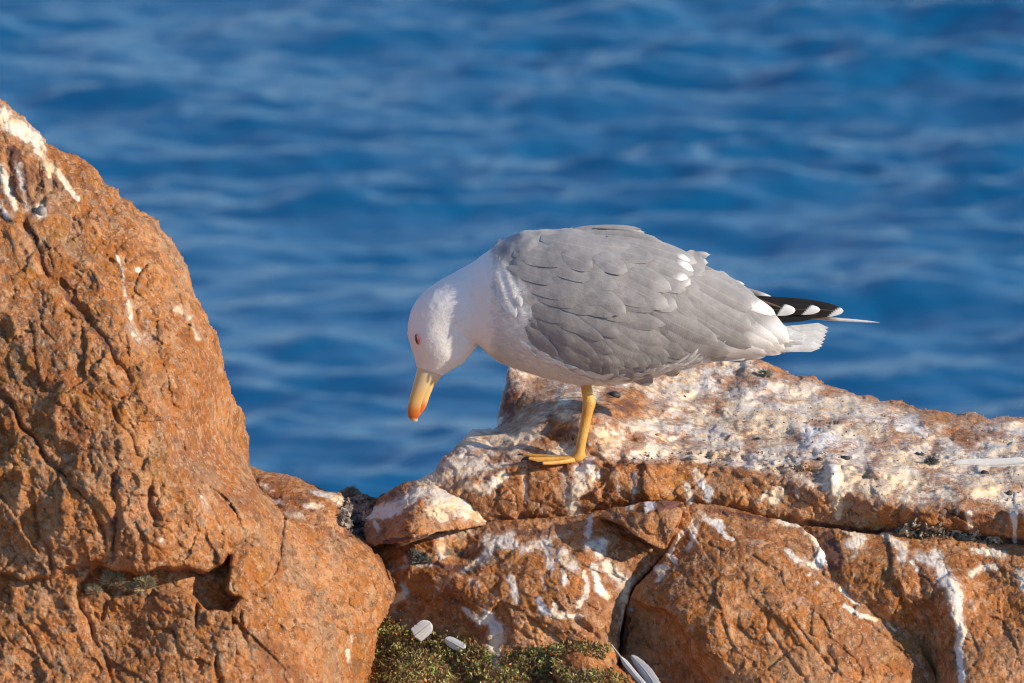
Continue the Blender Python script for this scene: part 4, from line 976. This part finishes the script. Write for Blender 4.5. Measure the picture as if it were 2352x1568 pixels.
# white scalloped feathers where the neck meets the wing
for (u, v, a, L, W, c) in [(1154, 630, 48, 88, 14, 26), (1140, 650, 56, 92, 16, 10)]:
    feather('feather', u, v, a, L, W, M_WHITE, body, curve=c, lift=2, off=-2, baseoff=-14, camber=2, nt=7, sharp=1.5)
for k in range(120):
    u = 1215 + 480 * (k / 119.0) ** 0.8 + rf.uniform(-6, 6)
    v = float(np.interp(u, [1185, 1210, 1262, 1330, 1400, 1470, 1560, 1660, 1740], [745, 778, 812, 848, 868, 866, 844, 806, 776]))
    sl = float(np.interp(u, [1200, 1262, 1330, 1400, 1470, 1560, 1660], [46, 32, 24, 8, -8, -16, -20]))
    feather('feather', u - 22, v + rf.uniform(-3, 8) + (2 if u < 1400 else 0), sl + rf.uniform(-24, 4), rf.uniform(26, 52), rf.uniform(2.5, 5.5), M_WHITE, body, curve=rf.uniform(-10, 10), lift=3, off=rf.uniform(2, 6), baseoff=-9, camber=1.5, ns=8, sharp=1.8, tip=None)

# soft down: thousands of hair-thin slips lying along the body, one mass
def down(n):
    r = np.random.default_rng(21)
    nn, mm = G.shape[:2]
    i = r.integers(0, nn - 2, n * 3); j = r.integers(0, mm, n * 3)
    a = G[i, j]; keep = (gm[i, j] < 0.35) | (r.random(n * 3) < 0.06)
    keep &= a[:, 2] < GY + 0.02
    keep &= (a[:, 0] > 1120) | (r.random(n * 3) < 0.10)
    keep &= np.hypot((a[:, 0] - 958) / 14, (a[:, 1] - 779) / 20) > 1
    i, j, a = i[keep][:n], j[keep][:n], a[keep][:n]
    nxt = G[i + 1, j]; flowd = nxt - a; flowd[:, 2] *= S
    flowd /= np.maximum(np.linalg.norm(flowd, axis=1, keepdims=True), 1e-9)
    cen = G[i].mean(1); out = a - cen; out[:, 2] *= S
    out /= np.maximum(np.linalg.norm(out, axis=1, keepdims=True), 1e-9)
    a = a.copy(); a[:, 2] *= S
    a += (G[i, (j + 1) % mm] - G[i, j]) * np.array([1, 1, S]) * r.random((len(a), 1)) + flowd * r.random((len(a), 1)) * 6
    L = r.uniform(8, 17, (len(a), 1)) * np.where(a[:, :1] < 1110, 0.55, 1); rise = np.where(a[:, :1] < 1130, 0.4, 1) * r.uniform(0.02, 0.24, (len(a), 1))
    d = flowd + out * rise + r.normal(0, 0.07, a.shape)
    sidev = np.cross(d, out); sidev /= np.maximum(np.linalg.norm(sidev, axis=1, keepdims=True), 1e-9)
    w = r.uniform(0.5, 1.0, (len(a), 1))
    p0 = a - out * 0.8 - sidev * w; p1 = a - out * 0.8 + sidev * w; p2 = a + d * L * 0.6 + sidev * w * .6; p3 = a + d * L
    A = np.stack([p0, p1, p2, p3], 1).reshape(-1, 3)
    P = at(A[:, 0], A[:, 1], A[:, 2] / S)
    k = np.arange(len(a)) * 4
    me = make_mesh('down', gl(P), np.stack([k, k + 1, k + 2, k + 3], 1))
    gv = np.repeat(gm[i, j], 4)
    attr(me, 'grey', gv); attr(me, 'tip', np.zeros(len(P)))
    glink('down', me, M_BODY, kind='stuff')
down(30000)

# bill
k = NT('bill_horn')
tp = k.attr('along')
col = k.ramp(tp, [(0.0, (0.72, 0.64, 0.52)), (0.22, (0.68, 0.52, 0.28)), (0.52, (0.72, 0.44, 0.15)), (0.70, (0.62, 0.17, 0.03)), (0.84, (0.52, 0.11, 0.02)), (0.93, (0.62, 0.52, 0.32))])
k.t.nodes[-1].color_ramp.interpolation = 'EASE'
k.set('Base Color', col); k.set('Roughness', 0.38); k.set('Subsurface Weight', 0.1); k.b.inputs['Subsurface Scale'].default_value = 0.003
M_BILL = k.m
def bill(name, rings):
    Gb = loft(rings, 40, 20, yc=GY)
    P, q, t = loft_mesh(name, Gb)
    me = make_mesh(name, gl(P), q, t)
    al = np.repeat(np.linspace(0, 1, 40), 20); attr(me, 'along', np.concatenate([al, [0, 1]]))
    return glink(name, me, M_BILL)
bill('upper_bill', [(958, 834, 1010, 850, 16), (957, 852, 1002, 866, 15), (951, 876, 991, 889, 12.5), (944, 902, 981, 911, 10.5), (938, 926, 974, 933, 9), (936, 946, 967, 950, 7.5), (940, 960, 960, 960, 4.5), (950, 969, 959, 967, 2)])
bill('lower_bill', [(972, 842, 1020, 858, 13), (970, 860, 1008, 872, 12), (963, 880, 996, 889, 10), (955, 903, 986, 912, 8.5), (948, 924, 979, 933, 7.5), (946, 940, 970, 947, 6), (948, 956, 960, 957, 3)])

# eye: red ring, pale iris, dark pupil, seen edge-on
def ball(name, u, v, y, ru, rv, ry, mat, parent, n=14, m=20, tilt=0.0):
    th = np.linspace(0, np.pi, n)[:, None]; ph = np.linspace(0, 2 * np.pi, m, endpoint=False)[None]
    x = ru * np.sin(th) * np.cos(ph); z = rv * np.cos(th) + 0 * ph; d = ry * np.sin(th) * np.sin(ph)
    c, s_ = math.cos(tilt), math.sin(tilt)
    P = at(u + x * c - z * s_, v + x * s_ + z * c, y + d / S).reshape(-1, 3)
    return glink(name, make_mesh(name, gl(P), grid_faces(n, m)), mat, parent)
def plain(name, c, rough=0.5, **kw):
    k = NT(name); P_ = k.obj()
    k.set('Base Color', k.mix(k.mapr(k.noise(P_, 90, 4, 0.6), 0.3, 0.7), tuple(x * 0.8 for x in c), tuple(min(1, x * 1.15) for x in c))); k.set('Roughness', rough)
    return k.m
ey = GY - 46.0 / S
eye = ball('eye', 958, 779, ey, 4.6, 12.5, 8, plain('eye_ring', (0.20, 0.025, 0.02)), None, tilt=-0.2)
ball('iris', 957, 779, ey - 5 / S, 1.8, 6, 5, plain('iris_yellow', (0.55, 0.42, 0.16), 0.2), eye, tilt=-0.2)
ball('pupil', 957, 779, ey - 7 / S, 2.2, 6.5, 5, plain('pupil_black', (0.01, 0.01, 0.01), 0.05), eye, tilt=-0.2)

# leg and foot
k = NT('leg_skin'); P_ = k.obj()
v_ = k.n('ShaderNodeTexVoronoi', i_Scale=420.0); k.t.links.new(P_, v_.inputs['Vector'])
k.set('Base Color', k.mix(k.mapr(k.noise(P_, 70, 4, 0.6), 0.35, 0.65), (0.58, 0.28, 0.05), (0.70, 0.39, 0.09)))
k.set('Roughness', 0.5); k.set('Normal', k.bump(v_.outputs['Distance'], 0.4, 0.001)); M_LEG = k.m
Gl = loft([(1328, 868, 1362, 868, 20), (1333, 885, 1359, 885, 14), (1336, 900, 1361, 898, 12), (1338, 914, 1366, 912, 13), (1338, 928, 1368, 927, 14), (1337, 942, 1363, 944, 13), (1334, 962, 1358, 962, 11), (1329, 990, 1352, 990, 10.5),
           (1324, 1015, 1347, 1015, 11), (1319, 1034, 1344, 1034, 12), (1313, 1045, 1345, 1046, 13), (1306, 1054, 1340, 1057, 12), (1308, 1060, 1334, 1061, 7)], 60, 24, yc=GY)
P, q, t = loft_mesh('leg', Gl)
leg = glink('leg', make_mesh('leg', gl(P), q, t), M_LEG)
foot_y = GY
def toe(pts, name='toe'):
    pts = np.array(pts, float)          # u, v, r, y(px)
    rings = [(p[0], p[1] - p[2] * 0.9, p[0] + 0.1, p[1] + p[2] * 0.9, p[2] * 1.1, p[3]) for p in pts]
    Gt = loft(rings, 36, 14, yc=GY)
    P, q, t = loft_mesh(name, Gt)
    return glink(name, make_mesh(name, gl(P), q, t), M_LEG, leg)
toe([(1322, 1053, 8, 0), (1290, 1054, 6.5, -6), (1262, 1054, 6, -9), (1235, 1054, 5.5, -12), (1214, 1053, 4, -14)])
toe([(1322, 1052, 8, 0), (1285, 1051, 6, 10), (1250, 1048, 5.5, 22), (1215, 1046, 5, 30), (1200, 1045, 3.5, 34)])
toe([(1322, 1055, 8, -2), (1296, 1060, 6, -24), (1268, 1063, 5, -42), (1246, 1064, 4, -54)])
toe([(1336, 1046, 6, 0), (1346, 1049, 4, 2), (1350, 1052, 2.5, 3)])
# web between the toes
web = np.array([[1318, 1056, 0], [1262, 1055, -9], [1218, 1055, -14], [1250, 1052, 21], [1206, 1049, 32], [1296, 1060, -24], [1250, 1065, -52]], float)
Pw = at(web[:, 0], web[:, 1], GY + web[:, 2] / S)
glink('web', make_mesh('web', gl(Pw), None, [[0, 1, 3], [1, 2, 4], [1, 4, 3], [0, 5, 1], [5, 6, 2], [5, 2, 1]]), M_LEG, leg)
M_CLAW = plain('claw_black', (0.02, 0.017, 0.02), 0.3)
for (u, v, y) in [(1212, 1052, -14), (1198, 1045, 34), (1244, 1064, -54)]:
    rings = [(u + 4, v - 4, u + 4.1, v + 4, 4, y), (u - 4, v - 4, u - 3.9, v + 4, 3.2, y), (u - 12, v, u - 11.9, v + 5, 2.2, y), (u - 16, v + 6, u - 15.9, v + 8, 0.6, y)]
    P, q, t = loft_mesh('claw', loft(rings, 12, 10, yc=GY))
    glink('claw', make_mesh('claw', gl(P), q, t), M_CLAW, leg)

# ================================================================== small things
relief('stone', [(934, 1514), (950, 1508), (973, 1504), (989, 1517), (1004, 1524), (1020, 1541), (1046, 1570), (1080, 1640), (930, 1640), (936, 1560)],
       [(945, 1520, -.30), (975, 1510, -.30), (1010, 1540, -.29), (960, 1560, -.34), (1030, 1580, -.30), (980, 1620, -.36)],
       'pointed reddish stone poking up among the green plants at the bottom', M_SLAB, step=2.2, R=8, RD=8, seed=41, thick=0.08, rough=0.5, edge=1.5,
       shape=lambda U, V: side(U, V, [(1005, 1600), (995, 1560), (988, 1520)], 4, -8, 40))
relief('stone', [(1278, 1506), (1288, 1496), (1319, 1488), (1340, 1500), (1380, 1514), (1414, 1528), (1444, 1552), (1470, 1600), (1300, 1600), (1270, 1540)],
       [(1290, 1505, -.26), (1330, 1500, -.27), (1400, 1530, -.27), (1350, 1545, -.31), (1440, 1570, -.28), (1300, 1560, -.31), (1380, 1590, -.33)],
       'rough orange stone ringed by low plants, beside the split in the rock', M_ROCK, step=2.2, R=12, RD=14, seed=43, thick=0.08, rough=0.6, edge=2.5)
relief('stone', [(1122, 1546), (1150, 1536), (1180, 1548), (1205, 1562), (1230, 1600), (1110, 1600)],
       [(1130, 1550, -.29), (1180, 1560, -.30), (1160, 1590, -.33), (1220, 1590, -.31)],
       'flat pinkish stone at the bottom edge between two plant mats', M_SLAB, step=2.2, R=10, RD=10, seed=47, thick=0.07, rough=0.4, edge=2)

# leafy mats
def leaf_material():
    k = NT('mat_leaves'); a = k.attr('hue')
    c = k.ramp(a, [(0.0, (0.22, 0.13, 0.055)), (0.32, (0.30, 0.23, 0.08)), (0.55, (0.27, 0.28, 0.08)), (0.78, (0.30, 0.37, 0.10)), (0.90, (0.42, 0.45, 0.17)), (0.96, (0.62, 0.22, 0.05))])
    k.set('Base Color', c); k.set('Roughness', 0.6); k.set('Subsurface Weight', 0.1); k.b.inputs['Subsurface Scale'].default_value = 0.002
    return k.m
M_LEAF = leaf_material()
M_TWIG = plain('twig_brown', (0.11, 0.07, 0.045), 0.8)
def plant_mat(poly, n, seed, label, depth=26, tall=16):
    r = np.random.default_rng(seed)
    poly = np.array(poly, float); lo, hi = poly.min(0), poly.max(0)
    pts = []
    while len(pts) < n:
        p = lo + r.random(2) * (hi - lo)
        if inside(np.array([p[0]]), np.array([p[1]]), poly)[0]: pts.append(p)
    pts = np.array(pts)
    d = sdf(pts[:, 0], pts[:, 1], poly)
    ys = np.array([surf_y(p[0], p[1]) for p in pts]) * S
    clump = fbm(np.column_stack([pts / 30, np.full(n, seed * 1.0)]), 3, 0.5, seed)
    y = ys - np.minimum(d, 40) / 40 * depth * (0.55 + 0.9 * clump + 0.5 * r.random(n)) - 2
    org = at(*pts.mean(0), float(ys.mean() / S))
    plant = bpy.data.objects.new('mat_plant', None); COL.objects.link(plant); plant.location = Vector(org)
    tag(plant, label, 'plant')
    # leaves: folded diamonds in tufts along short stems
    m = 5
    B = np.column_stack([pts, y])
    stem = np.column_stack([r.normal(0, 7, n), -r.uniform(2, tall, n), r.normal(-3, 6, n)])
    LV, LF, H = [], [], []
    f = np.linspace(0.2, 1, m)
    C_ = (B[:, None] + stem[:, None] * f[None, :, None]).reshape(-1, 3) + r.normal(0, 1.6, (n * m, 3))
    D_ = r.normal(0, 1, (n * m, 3)); D_[:, 1] -= 0.5; D_ /= np.linalg.norm(D_, axis=1, keepdims=True)
    E_ = np.cross(D_, r.normal(0, 1, (n * m, 3))); E_ /= np.linalg.norm(E_, axis=1, keepdims=True)
    L = r.uniform(5, 12, (n * m, 1)); W = L * r.uniform(0.12, 0.30, (n * m, 1)); Nn = np.cross(D_, E_)
    V4 = np.stack([C_, C_ + D_ * L * .5 + E_ * W, C_ + D_ * L, C_ + D_ * L * .5 - E_ * W + Nn * W * .5], 1).reshape(-1, 3)
    k4 = np.arange(n * m) * 4
    P = at(V4[:, 0], V4[:, 1], V4[:, 2] / S) - org
    me = make_mesh('leaves', P, np.stack([k4, k4 + 1, k4 + 2, k4 + 3], 1))
    hb = 0.27 + 1.3 * clump + r.normal(0, .16, n); hue = np.repeat(hb, m) + r.normal(0, .10, n * m)
    hue = np.clip(hue, 0, 0.9); hue[r.random(n * m) < 0.035] = 1.0
    attr(me, 'hue', np.repeat(hue, 4))
    link('leaves', me, M_LEAF, parent=plant, kind='stuff')
    A = np.stack([B + [0, 3, 4], B + [1.2, 3, 4], B + stem + [.6, 0, 0], B + stem], 1).reshape(-1, 3)
    k4 = np.arange(n) * 4
    me = make_mesh('stems', at(A[:, 0], A[:, 1], A[:, 2] / S) - org, np.stack([k4, k4 + 1, k4 + 2, k4 + 3], 1))
    link('stem_tangle', me, M_TWIG, parent=plant, kind='stuff')
plant_mat([(858, 1620), (866, 1500), (872, 1450), (884, 1425), (905, 1428), (925, 1448), (960, 1460), (1010, 1462), (1050, 1474), (1100, 1488), (1128, 1510), (1136, 1550), (1150, 1620)], 2000, 5,
          'low green and olive plant mat with orange specks beside the tall boulder', 34, 18)
plant_mat([(1140, 1620), (1144, 1540), (1150, 1512), (1180, 1500), (1230, 1492), (1290, 1484), (1350, 1482), (1395, 1490), (1404, 1508), (1380, 1516), (1340, 1500), (1300, 1498), (1282, 1520), (1300, 1540), (1400, 1545), (1446, 1560), (1460, 1620)], 1500, 6,
          'darker brown-green plant mat wrapped round the rough stone near the crack', 22, 14)

# dry tufts
def tuft_mat(name, c1, c2):
    k = NT(name); k.set('Base Color', k.mix(k.mapr(k.noise(k.obj(), 160, 3, 0.6), 0.4, 0.6), c1, c2)); k.set('Roughness', 0.9); return k.m
M_TUFT = tuft_mat('dry_tuft', (0.34, 0.28, 0.16), (0.52, 0.45, 0.29))
M_TUFTG = tuft_mat('grey_tuft', (0.30, 0.30, 0.25), (0.48, 0.46, 0.40))
M_TUFTD = tuft_mat('dark_tuft', (0.06, 0.065, 0.06), (0.24, 0.26, 0.24))
def tuft(u, v, rad, n, mat, label, seed, flat=0.8, up=0.4, lift=4):
    r = np.random.default_rng(seed)
    y0 = surf_y(u, v) * S - lift
    org = at(u, v, y0 / S)
    D_ = r.normal(0, 1, (n, 3)); D_[:, 1] = -np.abs(D_[:, 1]) * flat - up * r.random(n); D_[:, 2] = -np.abs(D_[:, 2]) * 0.7
    D_ /= np.linalg.norm(D_, axis=1, keepdims=True)
    L = rad * r.uniform(0.55, 1.05, (n, 1))
    base = np.column_stack([u + r.normal(0, rad * .12, n), v + r.normal(0, rad * .1, n), y0 + 2 + 0 * L[:, 0]])
    V_, F_ = [], []
    mid = base + D_ * L * .6 + r.normal(0, rad * .05, (n, 3))
    tips = [mid + (D_ + r.normal(0, .5, (n, 3))) * L * .42 for _ in range(3)]
    side_ = np.cross(D_, r.normal(0, 1, (n, 3))); side_ /= np.linalg.norm(side_, axis=1, keepdims=True)
    w = 0.9
    arr = [base - side_ * w, base + side_ * w, mid + side_ * w, mid - side_ * w] + sum([[t_ + side_ * .5, t_ - side_ * .5] for t_ in tips], [])
    A = np.stack(arr, 1).reshape(-1, 3); kk = np.arange(n) * 10
    q = [np.stack([kk, kk + 1, kk + 2, kk + 3], 1)] + [np.stack([kk + 3, kk + 2, kk + 4 + 2 * i, kk + 5 + 2 * i], 1) for i in range(3)]
    me = make_mesh('lichen_tuft', at(A[:, 0], A[:, 1], A[:, 2] / S) - org, np.vstack(q))
    o = link('lichen_tuft', me, mat, loc=org)
    tag(o, label, 'lichen')
tuft(262, 1340, 28, 420, M_TUFT, 'dry olive lichen tuft under the overhang, middle one of three', 1, lift=34)
tuft(333, 1348, 26, 460, M_TUFT, 'round dense lichen tuft at the right end of the row under the overhang', 2, flat=1.3, lift=34)
tuft(216, 1360, 18, 200, M_TUFT, 'small thin lichen tuft at the left end under the overhang', 3, lift=10)
tuft(300, 1352, 14, 160, M_TUFT, 'little lichen sprig squeezed between the two big tufts', 4, lift=34)
tuft(1704, 830, 14, 200, M_TUFTG, 'pale grey lichen knob on the ridge under the gull\'s tail', 5, lift=2)
tuft(806, 1136, 18, 220, M_TUFTG, 'pale lichen on top of the dark rock in the gap', 6, lift=2)
tuft(962, 1288, 22, 260, M_TUFTD, 'dark grey lichen clump on the slab below the capped stone', 7, lift=4)
tuft(2140, 1064, 16, 170, M_TUFTD, 'dark lichen clump beside the long fallen feather', 8, flat=.4, lift=2)
tuft(2112, 1046, 10, 90, M_TUFTD, 'tiny dark lichen speck left of the darker clump by the feather', 9, flat=.4, lift=2)
tuft(1760, 862, 16, 180, M_TUFTG, 'flat grey lichen patch just behind the ridge crest, right of the tail', 10, flat=.3, lift=2)

# pebbles and droppings
def pebble(u, v, ru, rv, col, label, seed, tilt=0.0, ry=None):
    th = np.linspace(0, np.pi, 12)[:, None]; ph = np.linspace(0, 2 * np.pi, 18, endpoint=False)[None]
    x = np.sin(th) * np.cos(ph); z = np.cos(th) + 0 * ph; d = np.sin(th) * np.sin(ph)
    q = np.stack([x.ravel(), d.ravel(), z.ravel()], 1)
    k_ = (1 + 0.35 * fbm(q * 1.3 + seed, 3, 0.6, seed)).reshape(x.shape)
    x, z, d = x * ru * k_, z * rv * k_, d * (ry or ru) * k_
    c, s_ = math.cos(tilt), math.sin(tilt)
    y0 = surf_y(u, v); org = at(u, v, y0)
    P = at(u + x * c - z * s_, v + x * s_ + z * c, y0 + (d - 1) / S).reshape(-1, 3) - org
    o = link('pebble', make_mesh('pebble', P, grid_faces(12, 18)), PM[col], loc=org)
    tag(o, label, 'pebble')
PM = {'dark': plain('dark_pebble', (0.035, 0.035, 0.04), 0.6), 'brown': plain('brown_pebble', (0.17, 0.09, 0.06), 0.8), 'grey': plain('grey_pebble', (0.27, 0.25, 0.23), 0.8), 'orange': plain('orange_pebble', (0.5, 0.24, 0.10), 0.8)}
for i, a in enumerate([(1411, 907, 15, 9, 'dark', 'black pebble on the rust patch right of the gull\'s leg', 0.1), (1940, 1052, 13, 6, 'dark', 'shiny black oval pebble right of the white nose of rock', -.05), (1937, 1078, 9, 10, 'grey', 'grey round pebble just below the black oval one', 0),
                      (2262, 1086, 10, 6, 'dark', 'small dark pebble below the long fallen feather', .2), (2166, 1178, 17, 11, 'brown', 'rounded brown pebble resting on the ledge edge at right', .1), (2196, 1176, 6, 9, 'dark', 'little dark chip right of the rounded brown pebble', 0),
                      (2318, 1134, 7, 8, 'dark', 'dark grain above the ledge near the right margin', 0), (1588, 1053, 14, 6, 'grey', 'dull grey pebble on the bare strip right of the foot', 0), (1626, 1052, 9, 6, 'dark', 'dark crumb beside the dull grey pebble right of the foot', 0),
                      (1352, 1022, 6, 7, 'grey', 'grey grain just right of the shin of the gull', 0), (1318, 1006, 6, 7, 'dark', 'dark grain left of the gull\'s shin', 0), (1882, 1056, 8, 6, 'dark', 'dark crumb left of the white nose of rock', 0), (1742, 1008, 7, 4, 'dark', 'tiny dark fleck in the cream droppings above the bare strip', .2),
                      (1512, 1000, 8, 5, 'orange', 'small orange pebble on the cream ledge behind the leg', 0), (95, 486, 13, 14, 'grey', 'pale knob stuck in the top of the long crack, upper left', .3), (2010, 1170, 12, 6, 'brown', 'brown flake lying on the ledge edge right of the white drip', .1),
                      (1450, 1400, 8, 6, 'grey', 'grey chip wedged at the top of the deep crack', .4), (2302, 1218, 8, 5, 'brown', 'brown chip under the ledge near the right margin', .2)]):
    pebble(a[0], a[1], a[2], a[3], a[4], a[5], 20 + i, a[6])

# loose litter: gravel in the gap, twigs and husks under the ledge
def litter(name, region, n, size, mats, label_seed, long=1.0, up=6):
    r = np.random.default_rng(label_seed)
    poly = np.array(region, float); lo, hi = poly.min(0), poly.max(0)
    Vs, Fs = [], []
    org = on(*poly.mean(0))
    box = np.array([[-1, -1, -1], [1, -1, -1], [1, 1, -1], [-1, 1, -1], [-1, -1, 1], [1, -1, 1], [1, 1, 1], [-1, 1, 1]], float)
    fq = np.array([[0, 3, 2, 1], [4, 5, 6, 7], [0, 1, 5, 4], [1, 2, 6, 5], [2, 3, 7, 6], [3, 0, 4, 7]])
    c = 0
    while c < n:
        p = lo + r.random(2) * (hi - lo)
        if not inside(np.array([p[0]]), np.array([p[1]]), poly)[0]: continue
        A = np.linalg.qr(r.normal(0, 1, (3, 3)))[0]
        s_ = size * r.uniform(0.4, 1.2) * np.array([1.0 * long, r.uniform(.5, .9) / long ** .5, r.uniform(.3, .7) / long ** .5])
        b = (box * (1 + r.normal(0, .18, box.shape)) * s_) @ A
        y0 = surf_y(p[0], p[1]) * S - r.uniform(0, up)
        Vs.append(at(p[0] + b[:, 0], p[1] + b[:, 2], (y0 + b[:, 1]) / S) - org); Fs.append(fq + 8 * c); c += 1
    link(name, make_mesh(name, np.vstack(Vs), np.vstack(Fs), smooth=False), mats, loc=org, kind='stuff')
def multi(name, stops):
    k = NT(name); k.set('Base Color', k.ramp(k.noise(k.obj(), 75, 3, 0.6), stops)); k.set('Roughness', 0.9); return k.m
litter('gravel', [(790, 1150), (835, 1140), (866, 1150), (850, 1180), (838, 1200), (838, 1245), (800, 1215), (775, 1200)], 420, 6, multi('gap_litter', [(.35, (.05, .04, .035)), (.5, (.16, .12, .10)), (.62, (.36, .30, .25))]), 3)
litter('plant_litter', [(2050, 1214), (2100, 1198), (2150, 1208), (2230, 1226), (2300, 1236), (2300, 1246), (2180, 1238), (2080, 1226)], 170, 6, multi('husk_litter', [(.35, (.05, .04, .035)), (.5, (.22, .17, .12)), (.62, (.5, .42, .32))]), 4, long=2.2)
litter('crumbs', [(1480, 1040), (1700, 1030), (1860, 1060), (1880, 1090), (1760, 1085), (1600, 1066), (1420, 1068)], 150, 3.2, multi('crumb_litter', [(.35, (.05, .04, .035)), (.5, (.30, .17, .10)), (.62, (.6, .5, .4))]), 5, up=1)
litter('husks', [(1830, 885), (1990, 935), (2200, 985), (2352, 990), (2352, 1160), (2020, 1140), (1700, 1080), (1500, 1000), (1580, 880)], 260, 2.6, multi('fine_litter', [(.35, (.05, .04, .035)), (.5, (.26, .13, .07)), (.62, (.7, .6, .48))]), 6, up=1)

# feathers lying about
def fallen(u0, v0, u1, v1, W, label, seed, curve=0, fluffy=0.0, y0=None, y1=None, quill=0.12, grey=0.0, asym=0.0):
    r = np.random.default_rng(seed)
    ya = surf_y(u0, v0) - 9 / S if y0 is None else y0; yb_ = surf_y(u1, v1) - 9 / S if y1 is None else y1
    ns, nt = 60, 11
    s = np.linspace(0, 1, ns); t = np.linspace(-1, 1, nt)
    L = math.hypot(u1 - u0, v1 - v0); nx, ny = -(v1 - v0) / L, (u1 - u0) / L
    cu = u0 + (u1 - u0) * s + nx * curve * np.sin(np.pi * s); cv = v0 + (v1 - v0) * s + ny * curve * np.sin(np.pi * s); cy = ya + (yb_ - ya) * s
    w = W * np.where(s < quill, 0.05, np.sqrt(np.clip(np.minimum((s - quill) / 0.10, 1), 0, 1))) * np.sqrt(np.clip(1 - np.clip((s - 0.6) / 0.4, 0, 1) ** 2, 0, 1))
    j = 1 + fluffy * r.normal(0, 1, (ns, nt)) * np.abs(t)[None] ** 2
    Uf = cu[:, None] + nx * w[:, None] * (t + asym * (1 - t * t))[None] * j; Vf = cv[:, None] + ny * w[:, None] * (t + asym * (1 - t * t))[None] * j
    Yf = cy[:, None] - 3 * (1 - t[None] ** 2) / S + 0 * Uf
    org = at(u0, v0, ya)
    root = bpy.data.objects.new('fallen_feather', None); COL.objects.link(root); root.location = Vector(org); tag(root, label, 'feather')
    me = make_mesh('vane', at(Uf, Vf, Yf).reshape(-1, 3) - org, grid_faces(ns, nt, False))
    attr(me, 'along', np.repeat(s, nt) * L / 50); attr(me, 'across', np.tile(t, ns)); attr(me, 'tip', np.full(ns * nt, 1 - grey)); attr(me, 'grey', np.full(ns * nt, 1.0))
    link('vane', me, M_FEATH, parent=root)
    rings = [(cu[i] - nx * q_, cv[i] - ny * q_, cu[i] + nx * q_, cv[i] + ny * q_, q_, (cy[i] - ya) * S - 3) for i, q_ in [(int(x * (ns - 1)), (1 - x) * 1.6 + .3) for x in np.linspace(0, 1, 8)]]
    P, q, t_ = loft_mesh('shaft', loft(rings, 24, 8, yc=ya))
    link('shaft', make_mesh('shaft', P - org, q, t_), M_SHAFT, parent=root)
M_SHAFT = plain('feather_shaft', (0.66, 0.60, 0.50), 0.4)
_y = min(surf_y(u, 1066) for u in range(2180, 2360, 10)) - 4 / S
fallen(2360, 1062, 2186, 1064, 15, 'long white feather lying flat on the cream ledge at the right', 1, curve=-5, quill=0.0, grey=.3, y0=_y, y1=_y)
fallen(952, 1462, 990, 1430, 19, 'round fluffy white feather standing in the green plants', 2, fluffy=.03, grey=.3, quill=0.0, y0=surf_y(960, 1455) - .035, y1=surf_y(985, 1440) - .035)
fallen(1068, 1492, 1022, 1466, 12, 'small pale feather half sunk in the plants right of the fluffy one', 3, fluffy=.04, quill=0.0, grey=.3, y0=surf_y(1060, 1480) - .03, y1=surf_y(1030, 1470) - .03)
gy0 = surf_y(1415, 1500)
fallen(1404, 1480, 1530, 1625, 7, 'stiff grey quill feather sticking up out of the crack at the bottom', 4, quill=.18, grey=.45, y0=-.33, y1=-.40, curve=4)
fallen(1530, 1640, 1450, 1504, 14, 'broad soft grey feather leaning behind the stiff quill', 5, quill=0.0, grey=.7, y0=-.39, y1=-.34, curve=12, fluffy=.03)
fallen(918, 1250, 986, 1228, 7, 'slim white feather under the edge of the capped stone', 6, quill=0.0, curve=-3)
